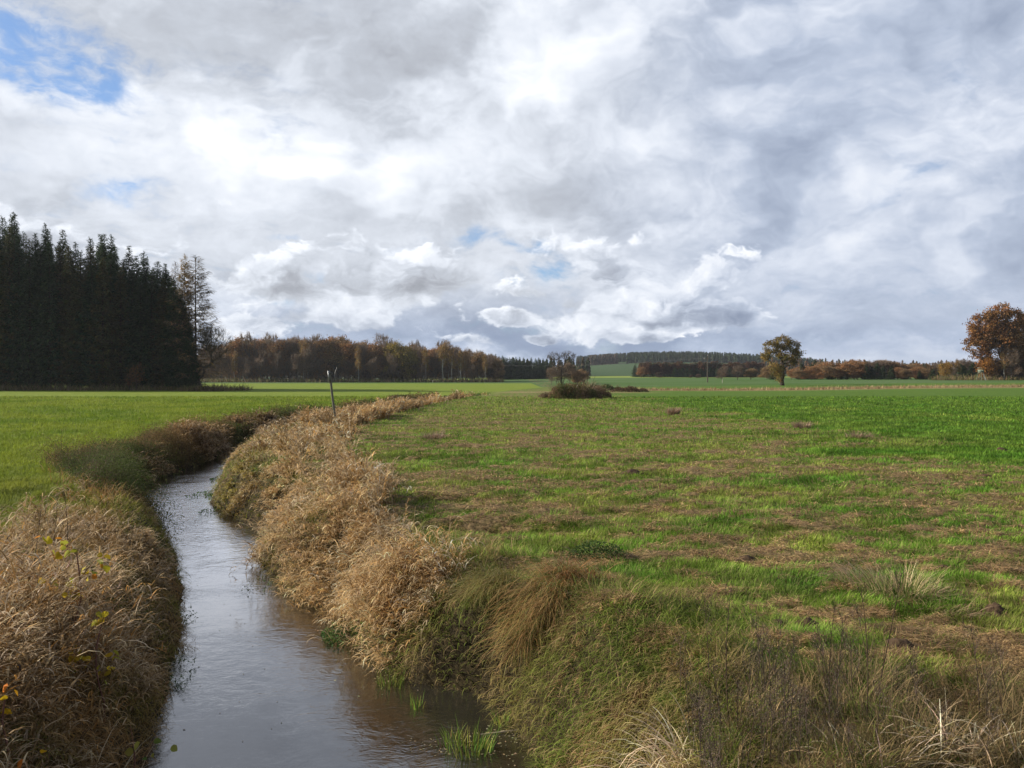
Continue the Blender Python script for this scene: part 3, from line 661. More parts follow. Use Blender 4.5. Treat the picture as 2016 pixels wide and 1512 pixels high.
# --- wood behind the right-hand fields
rw = [(1508, 716, BRWN), (1520, 720, FS), (1560, 718, RUST), (1574, 712, FS), (1584, 716, RUST), (1596, 708, FS), (1608, 710, BRWN), (1622, 706, RUST), (1634, 714, FS), (1645, 712, RUST), (1657, 716, FS), (1668, 709, BRWN), (1680, 702, RUST), (1692, 706, RUST),
      (1704, 710, FS), (1716, 708, BARE), (1728, 706, BARE), (1740, 706, BRWN), (1752, 712, FS), (1764, 710, RUST), (1776, 712, FS), (1788, 711, BRWN), (1800, 713, RUST), (1812, 716, FS), (1824, 714, BRWN), (1838, 712, BARE), (1850, 716, BARE), (1864, 710, BARE), (1876, 707, BARE),
      (1888, 704, BARE), (1900, 706, BARE), (1912, 712, FS), (1924, 716, FS), (1936, 715, FS), (1948, 712, BARE)]
for i, (px, yt, fam) in enumerate(rw):
    for kk, (d, dr) in enumerate(((318+random.uniform(-6, 6), 6+random.uniform(0, 8)), (338+random.uniform(-6, 6), random.uniform(-2, 3)))):
        if kk == 0: f = random.choice([fam, FS]) if px > 1700 else fam
        else: f = fam
        pr = f[i % len(f)]; pxx = px+random.uniform(-4, 4)+kk*5; X = ax(pxx, d); z = float(ground(X, d)); h = az_(yt+dr, d)-z
        H0 = {id(BARE): 20, id(RUST): 19, id(BRWN): 18, id(FS): 18}[id(f)]
        lab = {'bare_tree': 'leafless brown tree in the wood behind the lone oak', 'autumn_tree': 'brown-leaved tree in the wood behind the lone oak', 'spruce_tree': 'dark conifer in the wood behind the lone oak'}[pr.name]
        pr.place(X, d, h/H0, lab, 'tree', {'b': 'brown trees of the wood behind the lone oak', 'l': 'bare trees of the wood behind the lone oak', 'd': 'conifers of the wood behind the lone oak'}[lab[0]], wx=1.25*min(1.6, H0/h))
for px, yt, f, lab in ((1572, 724, BRWN[0], 'round brown tree standing forward of the wood, just right of the lone oak'), (1598, 718, RUST[1], 'broad brown tree at the wood edge, second right of the lone oak'),
                       (1632, 716, BRWN[1], 'round grey-brown tree at the wood edge below the tallest rust crowns'), (1668, 712, RUST[2], 'wide rust-brown tree at the middle of the right-hand wood edge'),
                       (1452, 720, BARE[0], 'round leafless tree in the field left of the lone oak'), (1478, 722, BRWN[1], 'round brown tree nearest the lone oak on its left'), (1422, 722, BARE[2], 'grey rounded tree just right of the utility pole')):
    d = 310; X = ax(px, d); z = float(ground(X, d)); f.place(X, d, (az_(yt, d)-z)/19, lab, 'tree', wx=1.9)
YELL.place(ax(1862, 305), 305, (az_(709, 305)-float(ground(ax(1862, 305), 305)))/12.5, 'bushy yellow tree standing in front of the right-hand wood', 'tree', wx=1.15)
BIRC[2].place(ax(1886, 305), 305, .42, 'thin birch between the yellow tree and the hunting stand', 'tree')
# --- larch-edged plantation left of the lone oak
for d0, fam, lo, hi, st, yt0, lab, grp, H0 in ((520, LARF, 1262, 1500, 6, 713, 'larch with pinkish-brown needles along the edge of the far plantation', 'larches of the far plantation', 20), (512, FS, 1330, 1506, 8, 724, 'dark spruce in front of the far larches', 'spruces of the far plantation', 18), (540, FS, 1250, 1500, 9, 718, 'dark spruce behind the far larches', 'spruces behind the far larches', 18)):
    px = lo; k = 0
    while px < hi:
        d = d0+random.uniform(-4, 4); X = ax(px, d); z = float(ground(X, d)); h = az_(yt0+random.uniform(-2, 3), d)-z
        fam[k % 2].place(X, d, h/H0, lab, 'tree', grp, wx=H0/h*.85); k += 1; px += st*random.uniform(.8, 1.2)
RUST[0].place(ax(1262, 500), 500, (az_(720, 500)-float(ground(ax(1262, 500), 500)))/19, 'rounded orange-brown tree at the left end of the far plantation', 'tree', wx=1.4)
for px, yt in ((1298, 733), (1375, 735), (1360, 738)):
    d = 480; X = ax(px, d); UND[px % 2].place(X, d, (az_(yt, d)-float(ground(X, d)))/7.0, 'dark round shrub in front of the far plantation', 'shrub', 'shrubs in front of the far plantation', wx=1.4)
for px in (1204, 1208, 1213, 1217, 1222):
    d = 1000; X = ax(px, d); UND[px % 2].place(X, d, (az_(729+random.uniform(-1, 1), d)-float(ground(X, d)))/7.0, 'pale brown bush in the short hedge on the far slope', 'shrub', 'bushes of the short hedge on the far slope')
# --- the wood on the far hill reads as one mass
def far_wood():
    rng = np.random.default_rng(77); b = Buf()
    def stand(pts, hs, pal, w):
        n = len(pts); P0 = np.array(pts); hs = np.array(hs)
        for zz, ww in ((.0, 1.0), (.2, .95), (.38, .8), (.55, .6), (.7, .4), (.84, .2)):
            m = 9; Pk = np.repeat(P0, m, 0); hh = np.repeat(hs, m)
            Pk = Pk+np.stack([Pk[:, 0]*0, Pk[:, 0]*0, hh*(zz+.28)], 1)
            c = np.repeat(pick(pal, n, rng, .2, .05), m, 0)*rng.uniform(.8, 1.2, (n*m, 1))
            b.add(*blades(Pk, rng.uniform(0, 6.28, n*m), 2.5, .25, hh*.30*(.5+ww*.6), hh*.16*ww*w+.4, 2, c, c, tip=.4, w0=.5))
    pts = []; hs = []
    for k in range(2600):
        d = rng.uniform(1150, 1600); px = rng.uniform(1135, 1620); X = ax(px, d)
        if d < 1300 and px < 1235: continue
        pts.append((X, d, float(ground(X, d)))); hs.append(rng.uniform(11, 15))
    stand(pts, hs, ((.025, .042, .022), (.03, .05, .024), (.035, .045, .02)), 1.0)
    pts = []; hs = []
    for k in range(500):
        d = rng.uniform(620, 900); px = rng.uniform(1500, 2300); X = ax(px, d); pts.append((X, d, float(ground(X, d)))); hs.append(rng.uniform(9, 13)*d/760)
    stand(pts, hs, ((.10, .06, .035), (.05, .05, .025), (.14, .075, .035)), 1.6)
    pts = []; hs = []
    for k in range(260):
        d = rng.uniform(1180, 1240); px = rng.uniform(1160, 1215); X = ax(px, d); pts.append((X, d, float(ground(X, d)))); hs.append(rng.uniform(8, 15))
    stand(pts, hs, ((.11, .085, .06), (.08, .065, .05)), 1.6)
    pts = []; hs = []
    for k in range(900):
        d = rng.uniform(560, 900); px = rng.uniform(-1200, 1160); X = ax(px, d); pts.append((X, d, float(ground(X, d)))); hs.append(rng.uniform(9, 14))
    stand(pts, hs, ((.03, .045, .022), (.07, .055, .03)), 1.6)
    o = b.out('far_wood', M_NEEDLE); tag(o, 'distant forested hill and wood rising behind the fields', 'woodland', kind='stuff')
far_wood()
#PART3
# ------------------------------------------------------------------ posts, pole, stand
def boxm(c, s, col, rz=0.0, tilt=0.0):
    v = np.array([(x, y, z) for z in (-.5, .5) for y in (-.5, .5) for x in (-.5, .5)])*np.array(s)
    if tilt: v = v@np.array([[math.cos(tilt), 0, -math.sin(tilt)], [0, 1, 0], [math.sin(tilt), 0, math.cos(tilt)]])
    cz, sz = math.cos(rz), math.sin(rz); v = v@np.array([[cz, sz, 0], [-sz, cz, 0], [0, 0, 1]])+np.array(c)
    return v, np.array([(0, 2, 3, 1), (4, 5, 7, 6), (0, 1, 5, 4), (2, 6, 7, 3), (0, 4, 6, 2), (1, 3, 7, 5)]), np.tile(col, (8, 1))
def capd(b, c, r, col, k=10):
    th = np.arange(k)/k*2*PI; V = np.vstack([np.stack([c[0]+np.cos(th)*r, c[1]+np.sin(th)*r, np.full(k, c[2])], 1), [c]])
    Q = np.array([(k, i, (i+1) % k, (i+2) % k) for i in range(0, k, 2)]); b.add(V, Q, col)
def marker_post():
    d = 46.0; bx = ax(665, d); z0 = float(ground(bx, d)); tx = ax(649.5, d); tz = az_(731, d)
    o = empty('marker_post', (bx, d, z0)); tag(o, 'tall weathered post leaning left out of the reeds beside the stream', 'post')
    dx = tx-bx; H = tz-z0
    b = Buf(); n = 8; rng = np.random.default_rng(4)
    pts = [(dx*t-.04*math.sin(t*3), .02*math.sin(t*5), -.5+(H+.5)*t) for t in np.linspace(0, 1, n)]
    for i in range(n-1): b.add(*tubes([pts[i]], [pts[i+1]], [.075-.012*i/n], [.075-.012*(i+1)/n], 10, (.15, .15, .125)))
    capd(b, pts[-1], .063, (.15, .15, .125))
    b.out('pole', M_WOOD, parent=o)
    ti = math.atan2(dx, H)
    b = Buf().add(*boxm((dx-.03, -.10, H-.33), (.15, .03, .70), (.30, .32, .33), rz=1.15, tilt=-.12)); b.out('sign_plate', M_METAL, parent=o)
    b = Buf()
    for zz in (H-.15, H-.58): b.add(*boxm((dx+.03, -.01, zz), (.22, .2, .05), (.10, .09, .08), tilt=-.15))
    b.out('bracket', M_METAL, parent=o)
    w = [(dx+.10, -.02, H-.75), (dx+.26, -.03, H-.45), (dx+.30, 0, H-.1), (dx+.42, 0, H+.25)]
    b = Buf().add(*tubes(w[:-1], w[1:], .012, .012, 4, (.2, .2, .2))); b.out('wire', M_METAL, parent=o)
marker_post()
def utility_pole():
    d = 262.0; X = ax(1393, d); z0 = float(ground(X, d)); H = az_(700, d)-z0
    o = empty('utility_pole', (X, d, z0)); tag(o, 'dark wooden utility pole with short crossarm standing alone in the far field', 'pole')
    b = Buf().add(*tubes([(0, 0, -.5)], [(0, 0, H)], [.21], [.14], 10, (.10, .085, .07))); capd(b, (0, 0, H), .14, (.1, .085, .07)); b.out('post', M_WOOD, parent=o)
    Buf().add(*boxm((0, -.16, H-1.1), (2.6, .14, .16), (.12, .10, .085))).out('crossarm', M_WOOD, parent=o)
    for xx, zz in ((-1.2, H-1.0), (1.2, H-1.0), (0, H)):
        Buf().add(*tubes([(xx, -.16 if xx else 0, zz-.02)], [(xx, -.16 if xx else 0, zz+.28)], [.07], [.05], 8, (.45, .46, .48))).out('insulator', M_METAL, parent=o)
    X2 = ax(905, 430)-X; Y2 = 430-d
    for xx, zz in ((-1.2, H-.72), (1.2, H-.72)):
        t = np.linspace(0, 1, 25); A = np.stack([X+xx+X2*t, d-.16+Y2*t, z0+zz-9*t*(1-t)+1.2*t], 1)
        w = Buf().add(*tubes(A[:-1], A[1:], .016, .016, 4, (.08, .08, .085))).out('power_line', M_METAL)
        tag(w, 'power cable sagging from the utility pole towards the autumn wood', 'cable', 'power cables of the utility pole')
utility_pole()
def hunting_stand():
    d = 258.0; X = ax(1931, d); z0 = float(ground(X, d)); H = az_(724, d)-z0; c = (.16, .19, .15)
    o = empty('hunting_stand', (X, d, z0), .5); tag(o, 'grey-green wooden hunting stand on splayed legs beside the large rust oak', 'hunting stand')
    hp = H*.62
    for sx in (-1, 1):
        for sy in (-1, 1): Buf().add(*tubes([(sx*1.1, sy*.9, -.2)], [(sx*.5, sy*.5, hp)], [.09], [.08], 6, c)).out('leg', M_WOOD, parent=o)
    b = Buf()
    for k in range(2):
        z = hp*(.3+.35*k); w = 1.1-.6*z/hp
        b.add(*tubes([(-w, -w*.9, z), (-w, w*.9, z)], [(w, -w*.9, z+.25), (w, w*.9, z-.2)], .05, .05, 4, c))
    b.out('brace', M_WOOD, parent=o)
    Buf().add(*boxm((0, 0, hp+.05), (1.3, 1.3, .12), c)).out('platform', M_WOOD, parent=o)
    b = Buf()
    for sx, sy in ((-1, 0), (1, 0), (0, 1)): b.add(*boxm((sx*.61, sy*.61, hp+.55), (.06 if sx else 1.16, 1.28 if sx else .06, .86), c))
    b.out('cabin_wall', M_WOOD, parent=o)
    b = Buf()
    for sx in (-1, 1):
        for sy in (-1, 1): b.add(*boxm((sx*.55, sy*.55, hp+1.2), (.07, .07, .5), c))
    b.out('corner_post', M_WOOD, parent=o)
    Buf().add(*boxm((0, 0, hp+1.5), (1.55, 1.55, .08), (.22, .25, .22), tilt=.1)).out('roof', M_WOOD, parent=o)
    b = Buf().add(*tubes([(-.25, -1.7, 0), (.25, -1.7, 0)], [(-.25, -.62, hp), (.25, -.62, hp)], .045, .045, 5, (.42, .45, .42)))
    for k in range(9):
        t = (k+.5)/9; b.add(*tubes([(-.25, -1.7+1.08*t, hp*t)], [(.25, -1.7+1.08*t, hp*t)], .03, .03, 4, (.42, .45, .42)))
    b.out('ladder', M_WOOD, parent=o)
hunting_stand()
def small_posts():
    for px, py, d, h, r, col, nm, lab, cat in ((1137, 756, 190, 1.25, .20, (.62, .60, .55), 'boundary_stone', 'small white boundary stone behind the bramble mound', 'stone'),
                                               (1148, 757, 188, .8, .10, (.45, .42, .37), 'fence_post', 'short pale stake to the right of the white boundary stone', 'post'),
                                               (1422, 758, 250, 1.3, .08, (.5, .47, .42), 'fence_post', 'thin pale stake in the field just right of the utility pole', 'post'),
                                               (852, 754, 355, 1.0, .12, (.6, .58, .52), 'fence_post', 'tiny pale stake at the edge of the autumn wood', 'post')):
        X = ax(px, d); z0 = float(ground(X, d)); b = Buf()
        b.add(*tubes([(0, 0, -.3), (0, 0, h*.85)], [(0, 0, h*.85), (0, 0, h)], [r, r], [r*.95, r*.55], 8, col)); capd(b, (0, 0, h), r*.55, col)
        o = b.out(nm, M_WOOD); o.location = (X, d, z0); o.rotation_euler = (.03, .05, .3); tag(o, lab, cat)
small_posts()
# ------------------------------------------------------------------ ground cover
R0, R1 = RNG, np.random.default_rng(42)
def scatter(n, d0, d1, pw, acc, rng=R1, side=1.2):
    xs, ys = [], []; got = 0; tries = 0
    while got < n and tries < 60:
        m = int((n-got)*1.5)+2000; u = rng.random(m); e = 1.0001-pw
        d = (d0**e+u*(d1**e-d0**e))**(1/e); x = rng.uniform(-1, 1, m)*(.68*d+side)
        a = acc(x, d); k = rng.random(m) < a
        xs.append(x[k]); ys.append(d[k]); got += k.sum(); tries += 1
    x = np.concatenate(xs)[:n]; y = np.concatenate(ys)[:n]; return x, y
def slope_at(x, y, e=.15):
    return (ground(x+e, y)-ground(x-e, y))/(2*e), (ground(x, y+e)-ground(x, y-e))/(2*e)
def lod(y, w, k=.00085): return np.maximum(w, k*y)
XRL = (np.array([3, 10.4, 10.9, 12, 14.7, 17.8, 24, 32, 43, 60, 76, 91, 130, 150]), np.array([-9, -9, -.9, -.6, -1.7, -2.5, -4.7, -6.5, -8.6, -8.8, -8.6, -7.6, -4.0, -2]))
XLL = (np.array([0, 5, 9, 13, 17, 19, 21, 26, 30]), np.array([-8, -9, -9.8, -10.2, -9.6, -10.6, -11.6, -14.6, -15.5]))
def reed_right(x, y):
    l, r = edges(x, y); xr = np.interp(y, *XRL)+(fbm(x*.7, y*.7, 3, 3)-.5)*1.0
    return sm(x-r, -.05, .1)*sm(xr-x, -.2, .3)*(y > 10.3)*(y < 150)*sm(fbm(x*.8, y*.7, 7, 3), .36, .46)
def reed_left(x, y):
    l, r = edges(x, y); xl = np.interp(y, *XLL)+(fbm(x*.7, y*.7, 2, 3)-.5)*1.2
    return sm(l-x, .05+.18*sm(y, 9, 13), .25+.2*sm(y, 9, 13))*sm(x-xl, -.3, .4)*sm(y, 27.5, 25)
def leftbank(x, y):
    l, r = edges(x, y); return sm(l-x, -.1, .1)*sm(l-x, 2.6, 1.6)*sm(y, 18, 22)*sm(y, 118, 100)
STRAW = ((.30, .20, .09), (.46, .34, .18), (.36, .22, .08), (.42, .22, .06), (.52, .41, .24), (.24, .15, .06))
STRAWR = ((.54, .37, .18), (.66, .50, .28), (.44, .27, .10), (.56, .34, .13), (.74, .60, .40), (.34, .22, .09))
def reed_bed(name, n, mask, d0, d1, pw, pal, label, hmin, hmax, bend, rng, nl=6, wsp=0.0, toward=None, fall=1.1, hfac=None):
    # stems stand in tufts that fountain outwards and slump down the bank
    nt_ = max(8, n//24); tx, ty = scatter(nt_, d0, d1, pw, mask, rng); nt_ = len(tx); ti = rng.integers(0, nt_, n)
    tr = rng.uniform(.16, .34, nt_)[ti]; a0 = rng.uniform(0, 6.283, n); q = np.abs(rng.normal(0, .75, n)); ox, oy = np.cos(a0)*q, np.sin(a0)*q
    x = tx[ti]+ox*tr; y = ty[ti]+oy*tr; k = mask(x, y) > .15; x, y, ti, ox, oy, q = (v[k] for v in (x, y, ti, ox, oy, q)); n = len(x); z = ground(x, y)
    gx, gy = slope_at(x, y, .5)
    ta = rng.uniform(0, 6.283, nt_); vx = ox*.8+np.cos(ta)[ti]*.35-gx*fall; vy = oy*.8+np.sin(ta)[ti]*.35-gy*fall-.05
    if toward is not None: vx = vx+toward[0]; vy = vy+toward[1]
    az = np.arctan2(vy, vx)+rng.normal(0, .25, n); mag = np.clip(np.hypot(vx, vy), .15, 1.3)
    th_ = rng.uniform(.7, 1.2, nt_)[ti]
    hf = fbm(x*.8+3, y*.8, 6, 3); h = (hmin+(hmax-hmin)*sm(hf, .3, .7))*rng.uniform(.7, 1.12, n)*th_
    if hfac is not None: h = h*hfac(x, y)
    lean = .06+.35*mag*rng.uniform(.4, 1.3, n); dr = bend*mag*rng.uniform(.5, 1.5, n)
    tone = fbm(x*.5+9, y*.5, 4, 3)+rng.normal(0, .07, nt_)[ti]; pal = np.array(pal)
    pi_ = np.clip((sm(tone, .3, .7)*len(pal)+rng.normal(0, 1.1, n)).astype(int), 0, len(pal)-1)
    base = pal[pi_]*(1+rng.normal(0, .16, (n, 1)))*rng.uniform(.72, 1.2, nt_)[ti][:, None]
    yel = sm(y, 25.5, 21.5)*0
    if wsp:   # the greener, yellow point of the bank at the bend
        k = np.exp(-((x+9.6)/1.6)**2-((y-24)/2.6)**2)*1.5; k = np.clip(k+rng.normal(0, .2, n)*(k > .15), 0, 1)[:, None]
        base = base*(1-k)+np.array([(.30, .25, .045)])*k*(1+rng.normal(0, .2, (n, 1)))
        k2 = (np.exp(-((x+9.9)/.9)**2-((y-23.0)/1.6)**2) > .35)&(rng.random(n) < .6); base[k2] = np.array([.10, .17, .03])
    b = Buf(); seg = 5; P = np.stack([x, y, z-.03], 1)
    w = lod(y, .005, .0006)
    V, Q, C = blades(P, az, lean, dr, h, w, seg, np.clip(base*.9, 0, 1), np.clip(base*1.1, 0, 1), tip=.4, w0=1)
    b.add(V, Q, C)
    Vs = V.reshape(n, seg+1, 2, 3).mean(2)
    nlv = rng.integers(max(2, nl-2), nl+2, n); idx = np.repeat(np.arange(n), nlv); m = len(idx)
    t = rng.uniform(.25, 1.0, m)*seg; k = np.minimum(t.astype(int), seg-1); f = (t-k)[:, None]
    Pl = Vs[idx, k]*(1-f)+Vs[idx, k+1]*f
    la = az[idx]+rng.normal(0, .9, m)
    c = np.clip(base[idx]*(1+rng.normal(0, .30, (m, 1))), .02, .85); pale = rng.random(m) < .25; c[pale] = np.clip(c[pale]*.5+np.array([.34, .27, .19]), 0, .8)
    ll = rng.uniform(.16, .40, m)*np.clip(h[idx], .6, 1.1)
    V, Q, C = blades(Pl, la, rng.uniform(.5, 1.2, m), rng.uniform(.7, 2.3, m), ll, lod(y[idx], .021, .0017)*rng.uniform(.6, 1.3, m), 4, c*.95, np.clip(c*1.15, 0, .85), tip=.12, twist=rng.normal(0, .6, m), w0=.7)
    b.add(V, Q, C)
    # feathery heads on some stems
    hk = np.where((rng.random(n) < .18)&(h > .8))[0]
    if len(hk):
        idx = np.repeat(hk, 6); m = len(idx); q = rng.random((m, 1)); Pl = Vs[idx, seg]*(1-q*.6)+Vs[idx, seg-1]*q*.6
        c = vary((.42, .32, .22), m, rng)
        b.add(*blades(Pl, az[idx]+rng.normal(0, .9, m), rng.uniform(.3, 1.1, m), rng.uniform(.2, 1.1, m), rng.uniform(.05, .12, m), lod(y[idx], .009, .0008), 2, c, c, tip=.3))
    o = b.out(name, M_REED); tag(o, label, 'reeds', kind='stuff')
rg = np.random.default_rng(100)
def right_h(x, y):
    l, r = edges(x, y); d = x-r; far = sm(y, 20, 25)*sm(y, 52, 44)
    return 1-far*(1-(.30+.70*sm(d, .4, 3.0)))
def left_h(x, y):
    l, r = edges(x, y); d = l-x; far = sm(y, 11.5, 15.5)
    return (1-far)*(.62+.38*sm(d, .2, .9))+far*(.22+.45*sm(d, .7, 2.4))

reed_bed('reed_bed', 6600, lambda x, y: reed_right(x, y)*(y < 50), 10.3, 50, 1.6, STRAWR, 'dry straw-coloured reed grass slumping over the right bank of the stream', .42, 1.12, 1.6, rg, 7, 1.0, (-.25, -.2), 1.1, right_h)
reed_bed('reed_bed', 5600, lambda x, y: reed_left(x, y), 4.6, 27, 1.2, STRAW, 'dense brown reed grass on the near left bank of the stream', .45, 1.0, 1.4, rg, 7, 0, (.0, .0), .2, left_h)
reed_bed('reed_bed', 6000, lambda x, y: reed_right(x, y), 46, 150, 1.2, STRAWR, 'strip of dry reeds following the hidden stream into the distance', .7, 1.15, .9, rg, 4, 0)
def lb_reed(x, y):
    p = 0
    for cx, cy, r in ((-14.6, 33, 1.0), (-15.6, 38, 1.3), (-16.2, 41, 1.1), (-14.4, 30, .9), (-16.5, 50, 2.0), (-15.3, 56, 1.5)): p = p+np.exp(-((x-cx)/r)**2-((y-cy)/(r*1.4))**2)
    return leftbank(x, y)*(p > .45)
reed_bed('reed_bed', 2600, lb_reed, 22, 70, .8, ((.34, .22, .10), (.26, .16, .07), (.42, .29, .14), (.2, .13, .06)), 'scattered tufts of brown reed on the far left bank at the bend', .6, 1.05, 1.3, rg, 6, 0, (.3, -.4))

def grass(name, n, mask, d0, d1, pw, colf, label, lmin, lmax, w, rng, k=.0009, follow=1.0, leanm=.55, dr=(.2, 1.2), seg=2, lift=0.0, cat='grass', mat=None, lean0=0.0, azr=.8):
    x, y = scatter(n, d0, d1, pw, mask, rng); n = len(x); z = ground(x, y)+.02+lift
    gx, gy = slope_at(x, y); th = fbm(x*1.1, y*1.1, 3, 3)*14
    vx = np.cos(th)*.5-gx*follow; vy = np.sin(th)*.5-gy*follow; az = np.arctan2(vy, vx)+rng.normal(0, azr, n); mag = np.clip(np.hypot(gx, gy)*follow, 0, 1)
    c0, c1 = colf(x, y, rng)
    cl = .65+.7*sm(fbm(x*1.9, y*1.9, 7, 3), .3, .7)
    L = rng.uniform(lmin, lmax, n)*cl*(1+y/110)
    if lean0: z = z+rng.random(n)*.08*hayf(x, y)
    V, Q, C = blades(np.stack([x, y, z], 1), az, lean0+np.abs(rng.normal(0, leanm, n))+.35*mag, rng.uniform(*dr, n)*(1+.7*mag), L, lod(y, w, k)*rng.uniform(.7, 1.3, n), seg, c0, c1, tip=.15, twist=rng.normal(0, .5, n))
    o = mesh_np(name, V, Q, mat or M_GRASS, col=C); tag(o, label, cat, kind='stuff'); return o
def cmix(a, b, t): return np.asarray(a)[None]*(1-t[:, None])+np.asarray(b)[None]*t[:, None]
def margin_mask(x, y):
    l, r = edges(x, y); h = hayf(x, y)
    rr = np.interp(y, *XRL)
    return (x > r+.9)*(1-.75*h)*sm(x-rr, -.8, .3)
def marginc(x, y, rng):
    n = len(x); t = sm(fbm(x*.6, y*.6, 2, 4), .35, .65); t2 = sm(x-(15.5+16*(fbm(x*.16, y*.2, 3, 3)-.5)), -2.5, 2.5)
    c = cmix((.12, .22, .026), (.215, .27, .048), t)
    c = c*(1-t2[:, None])+cmix((.080, .165, .018), (.125, .205, .028), t)*t2[:, None]
    tk = track(x, y) > .4; c[tk] = np.array([.26, .30, .06])
    dry = rng.random(n) < .17*(1-t2); c[dry] = (.26, .20, .10)
    lush = fbm(x*.35+5, y*.5, 6, 3) > .60; c[lush] = c[lush]*np.array([.85, 1.0, .9])
    c = c*(.72+.56*sm(fbm(x*1.4, y*2.2, 1, 3), .35, .65))[:, None]
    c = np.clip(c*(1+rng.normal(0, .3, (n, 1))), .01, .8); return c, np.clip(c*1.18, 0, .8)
grass('meadow_grass', 560000, margin_mask, 5.2, 110, 1.55, marginc, 'short green grass of the mown margin and the field right of the stream', .045, .125, .006, np.random.default_rng(201), k=.00085)
def left_mask(x, y):
    l, r = edges(x, y); xl = np.interp(y, *XLL); return np.where(y < 28, (x < xl+.5), (x < l-1.6))*1.0
def leftc(x, y, rng):
    n = len(x); t = sm(fbm(x*.25, y*.25, 2, 4), .35, .65); c = cmix((.14, .21, .022), (.22, .27, .036), t)
    k = sm(y, 30, 15)[:, None]*.5; c = c*(1-k)+np.array([(.24, .23, .06)])*k
    c = np.clip(c*(1+rng.normal(0, .2, (n, 1))), .01, .8); return c, np.clip(c*1.15, 0, .8)
grass('meadow_grass', 150000, left_mask, 11, 110, 1.5, leftc, 'bright green grass of the field left of the stream', .06, .15, .007, np.random.default_rng(202), k=.00085)
def haym(x, y): return hayf(x, y)**1.1+.035*(x > np.interp(y, EY, ER)+1.6)*(x < 16)*(y > 5)
def hayc(x, y, rng):
    n = len(x); t = rng.random(n); c = cmix((.12, .062, .024), (.62, .43, .20), t**1.7); c = c*(.25+1.5*fbm(x*2.6, y*3.4, 4, 3))[:, None]; return c, c*1.1
grass('mown_straw', 260000, haym, 5.2, 120, 1.5, hayc, 'brown matted mown straw lying in patches on the margin', .05, .16, .008, np.random.default_rng(203), k=.0011, leanm=.16, lean0=1.38, azr=3.2, dr=(-.35, .5), lift=.015, cat='straw', mat=M_REED)
# banks
def bank_mask(x, y):
    l, r = edges(x, y); d = np.maximum(l-x, x-r)
    return sm(d, -.12, .05)*sm(d, 3.0, 1.6)*(y < 60)
def bankc(x, y, rng):
    n = len(x); t = sm(fbm(x*.9, y*.9, 5, 4), .35, .65)
    c = cmix((.15, .20, .035), (.30, .23, .09), t)
    lb_ = ((x < -2.5) & (y < 24))[:, None]; c = np.where(lb_, c*np.array([1.05, .82, .8]), c)
    gm = np.clip(np.exp(-((x-1.2)/1.3)**2-((y-9.0)/1.5)**2)*1.6, 0, 1)*(1-.45*t); c = c*(1-gm[:, None])+np.array([(.15, .19, .035)])*gm[:, None]
    gl = np.clip(np.exp(-((x-1.6)/1.0)**2-((y-11.4)/.9)**2)*1.6, 0, 1); c = c*(1-gl[:, None])+np.array([(.05, .16, .03)])*gl[:, None]
    dry = rng.random(n) < .25; c[dry] = np.array([.30, .22, .11])
    c = np.clip(c*(1+rng.normal(0, .25, (n, 1))), .01, .8); return c, np.clip(c*1.2, 0, .8)
grass('bank_grass', 90000, bank_mask, 5.0, 60, 1.4, bankc, 'long drooping green and tan grass on the stream banks', .10, .33, .010, np.random.default_rng(204), k=.0011, azr=1.2, follow=1.2, leanm=.5, dr=(.6, 1.9), seg=4)
def rf_mask(x, y): return sm(x, 1.4, 2.2)*sm(y, 7.9, 6.9)*(.35+.65*fbm(x*1.2, y*1.2, 3, 2))
def rfc(x, y, rng):
    n = len(x); t = rng.random(n); c = cmix((.09, .085, .035), (.30, .21, .11), t); c = c*(1+rng.normal(0, .2, (n, 1))); return np.clip(c, .01, .8), np.clip(c*1.25, .01, .8)
grass('bank_grass', 14000, rf_mask, 5.0, 8.0, .5, rfc, 'rank faded grass in the near right corner', .15, .42, .009, np.random.default_rng(205), follow=.6, leanm=.5, dr=(.5, 1.9), seg=4)
def verge_mask(x, y):
    a = np.exp(-((y-158.5)/2.2)**2)*(x < -54)*(x > -125); b_ = np.exp(-((y-360)/3.5)**2)*(x < -4)*(x > -160); c = np.exp(-((y-266)/3)**2)*(x > 145)
    e = np.exp(-((y-153)/2.5)**2-((x+61)/3.2)**2)*2
    return np.clip(a+b_+c+e, 0, 1)
def vergec(x, y, rng):
    n = len(x); c = pick(((.24, .18, .10), (.17, .13, .07), (.12, .13, .04)), n, rng); return c, c*1.15
grass('verge_grass', 22000, verge_mask, 145, 380, .5, vergec, 'faded tall grass along the feet of the woods', .25, .6, .02, np.random.default_rng(206), k=.0007, dr=(.3, 1.2))
# strip of stubble and tall weeds across the far fields
def strip_mask(x, y):
    sy = 158+.16*(x-20)+2.5*np.sin(x*.09); return sm(np.abs(y-sy), 3.2+.02*np.abs(x), 1.5)*sm(x, 14, 24)*sm(x, 190, 150)
grass('stubble_strip', 9000, strip_mask, 150, 190, .5, lambda x, y, r: (pick(((.42, .33, .18), (.26, .17, .09), (.36, .27, .14)), len(x), r),)*2, 'pale stubble strip running across the far right field', .10, .28, .02, np.random.default_rng(207), k=.0007, dr=(.3, 1.2), cat='stubble', mat=M_REED)
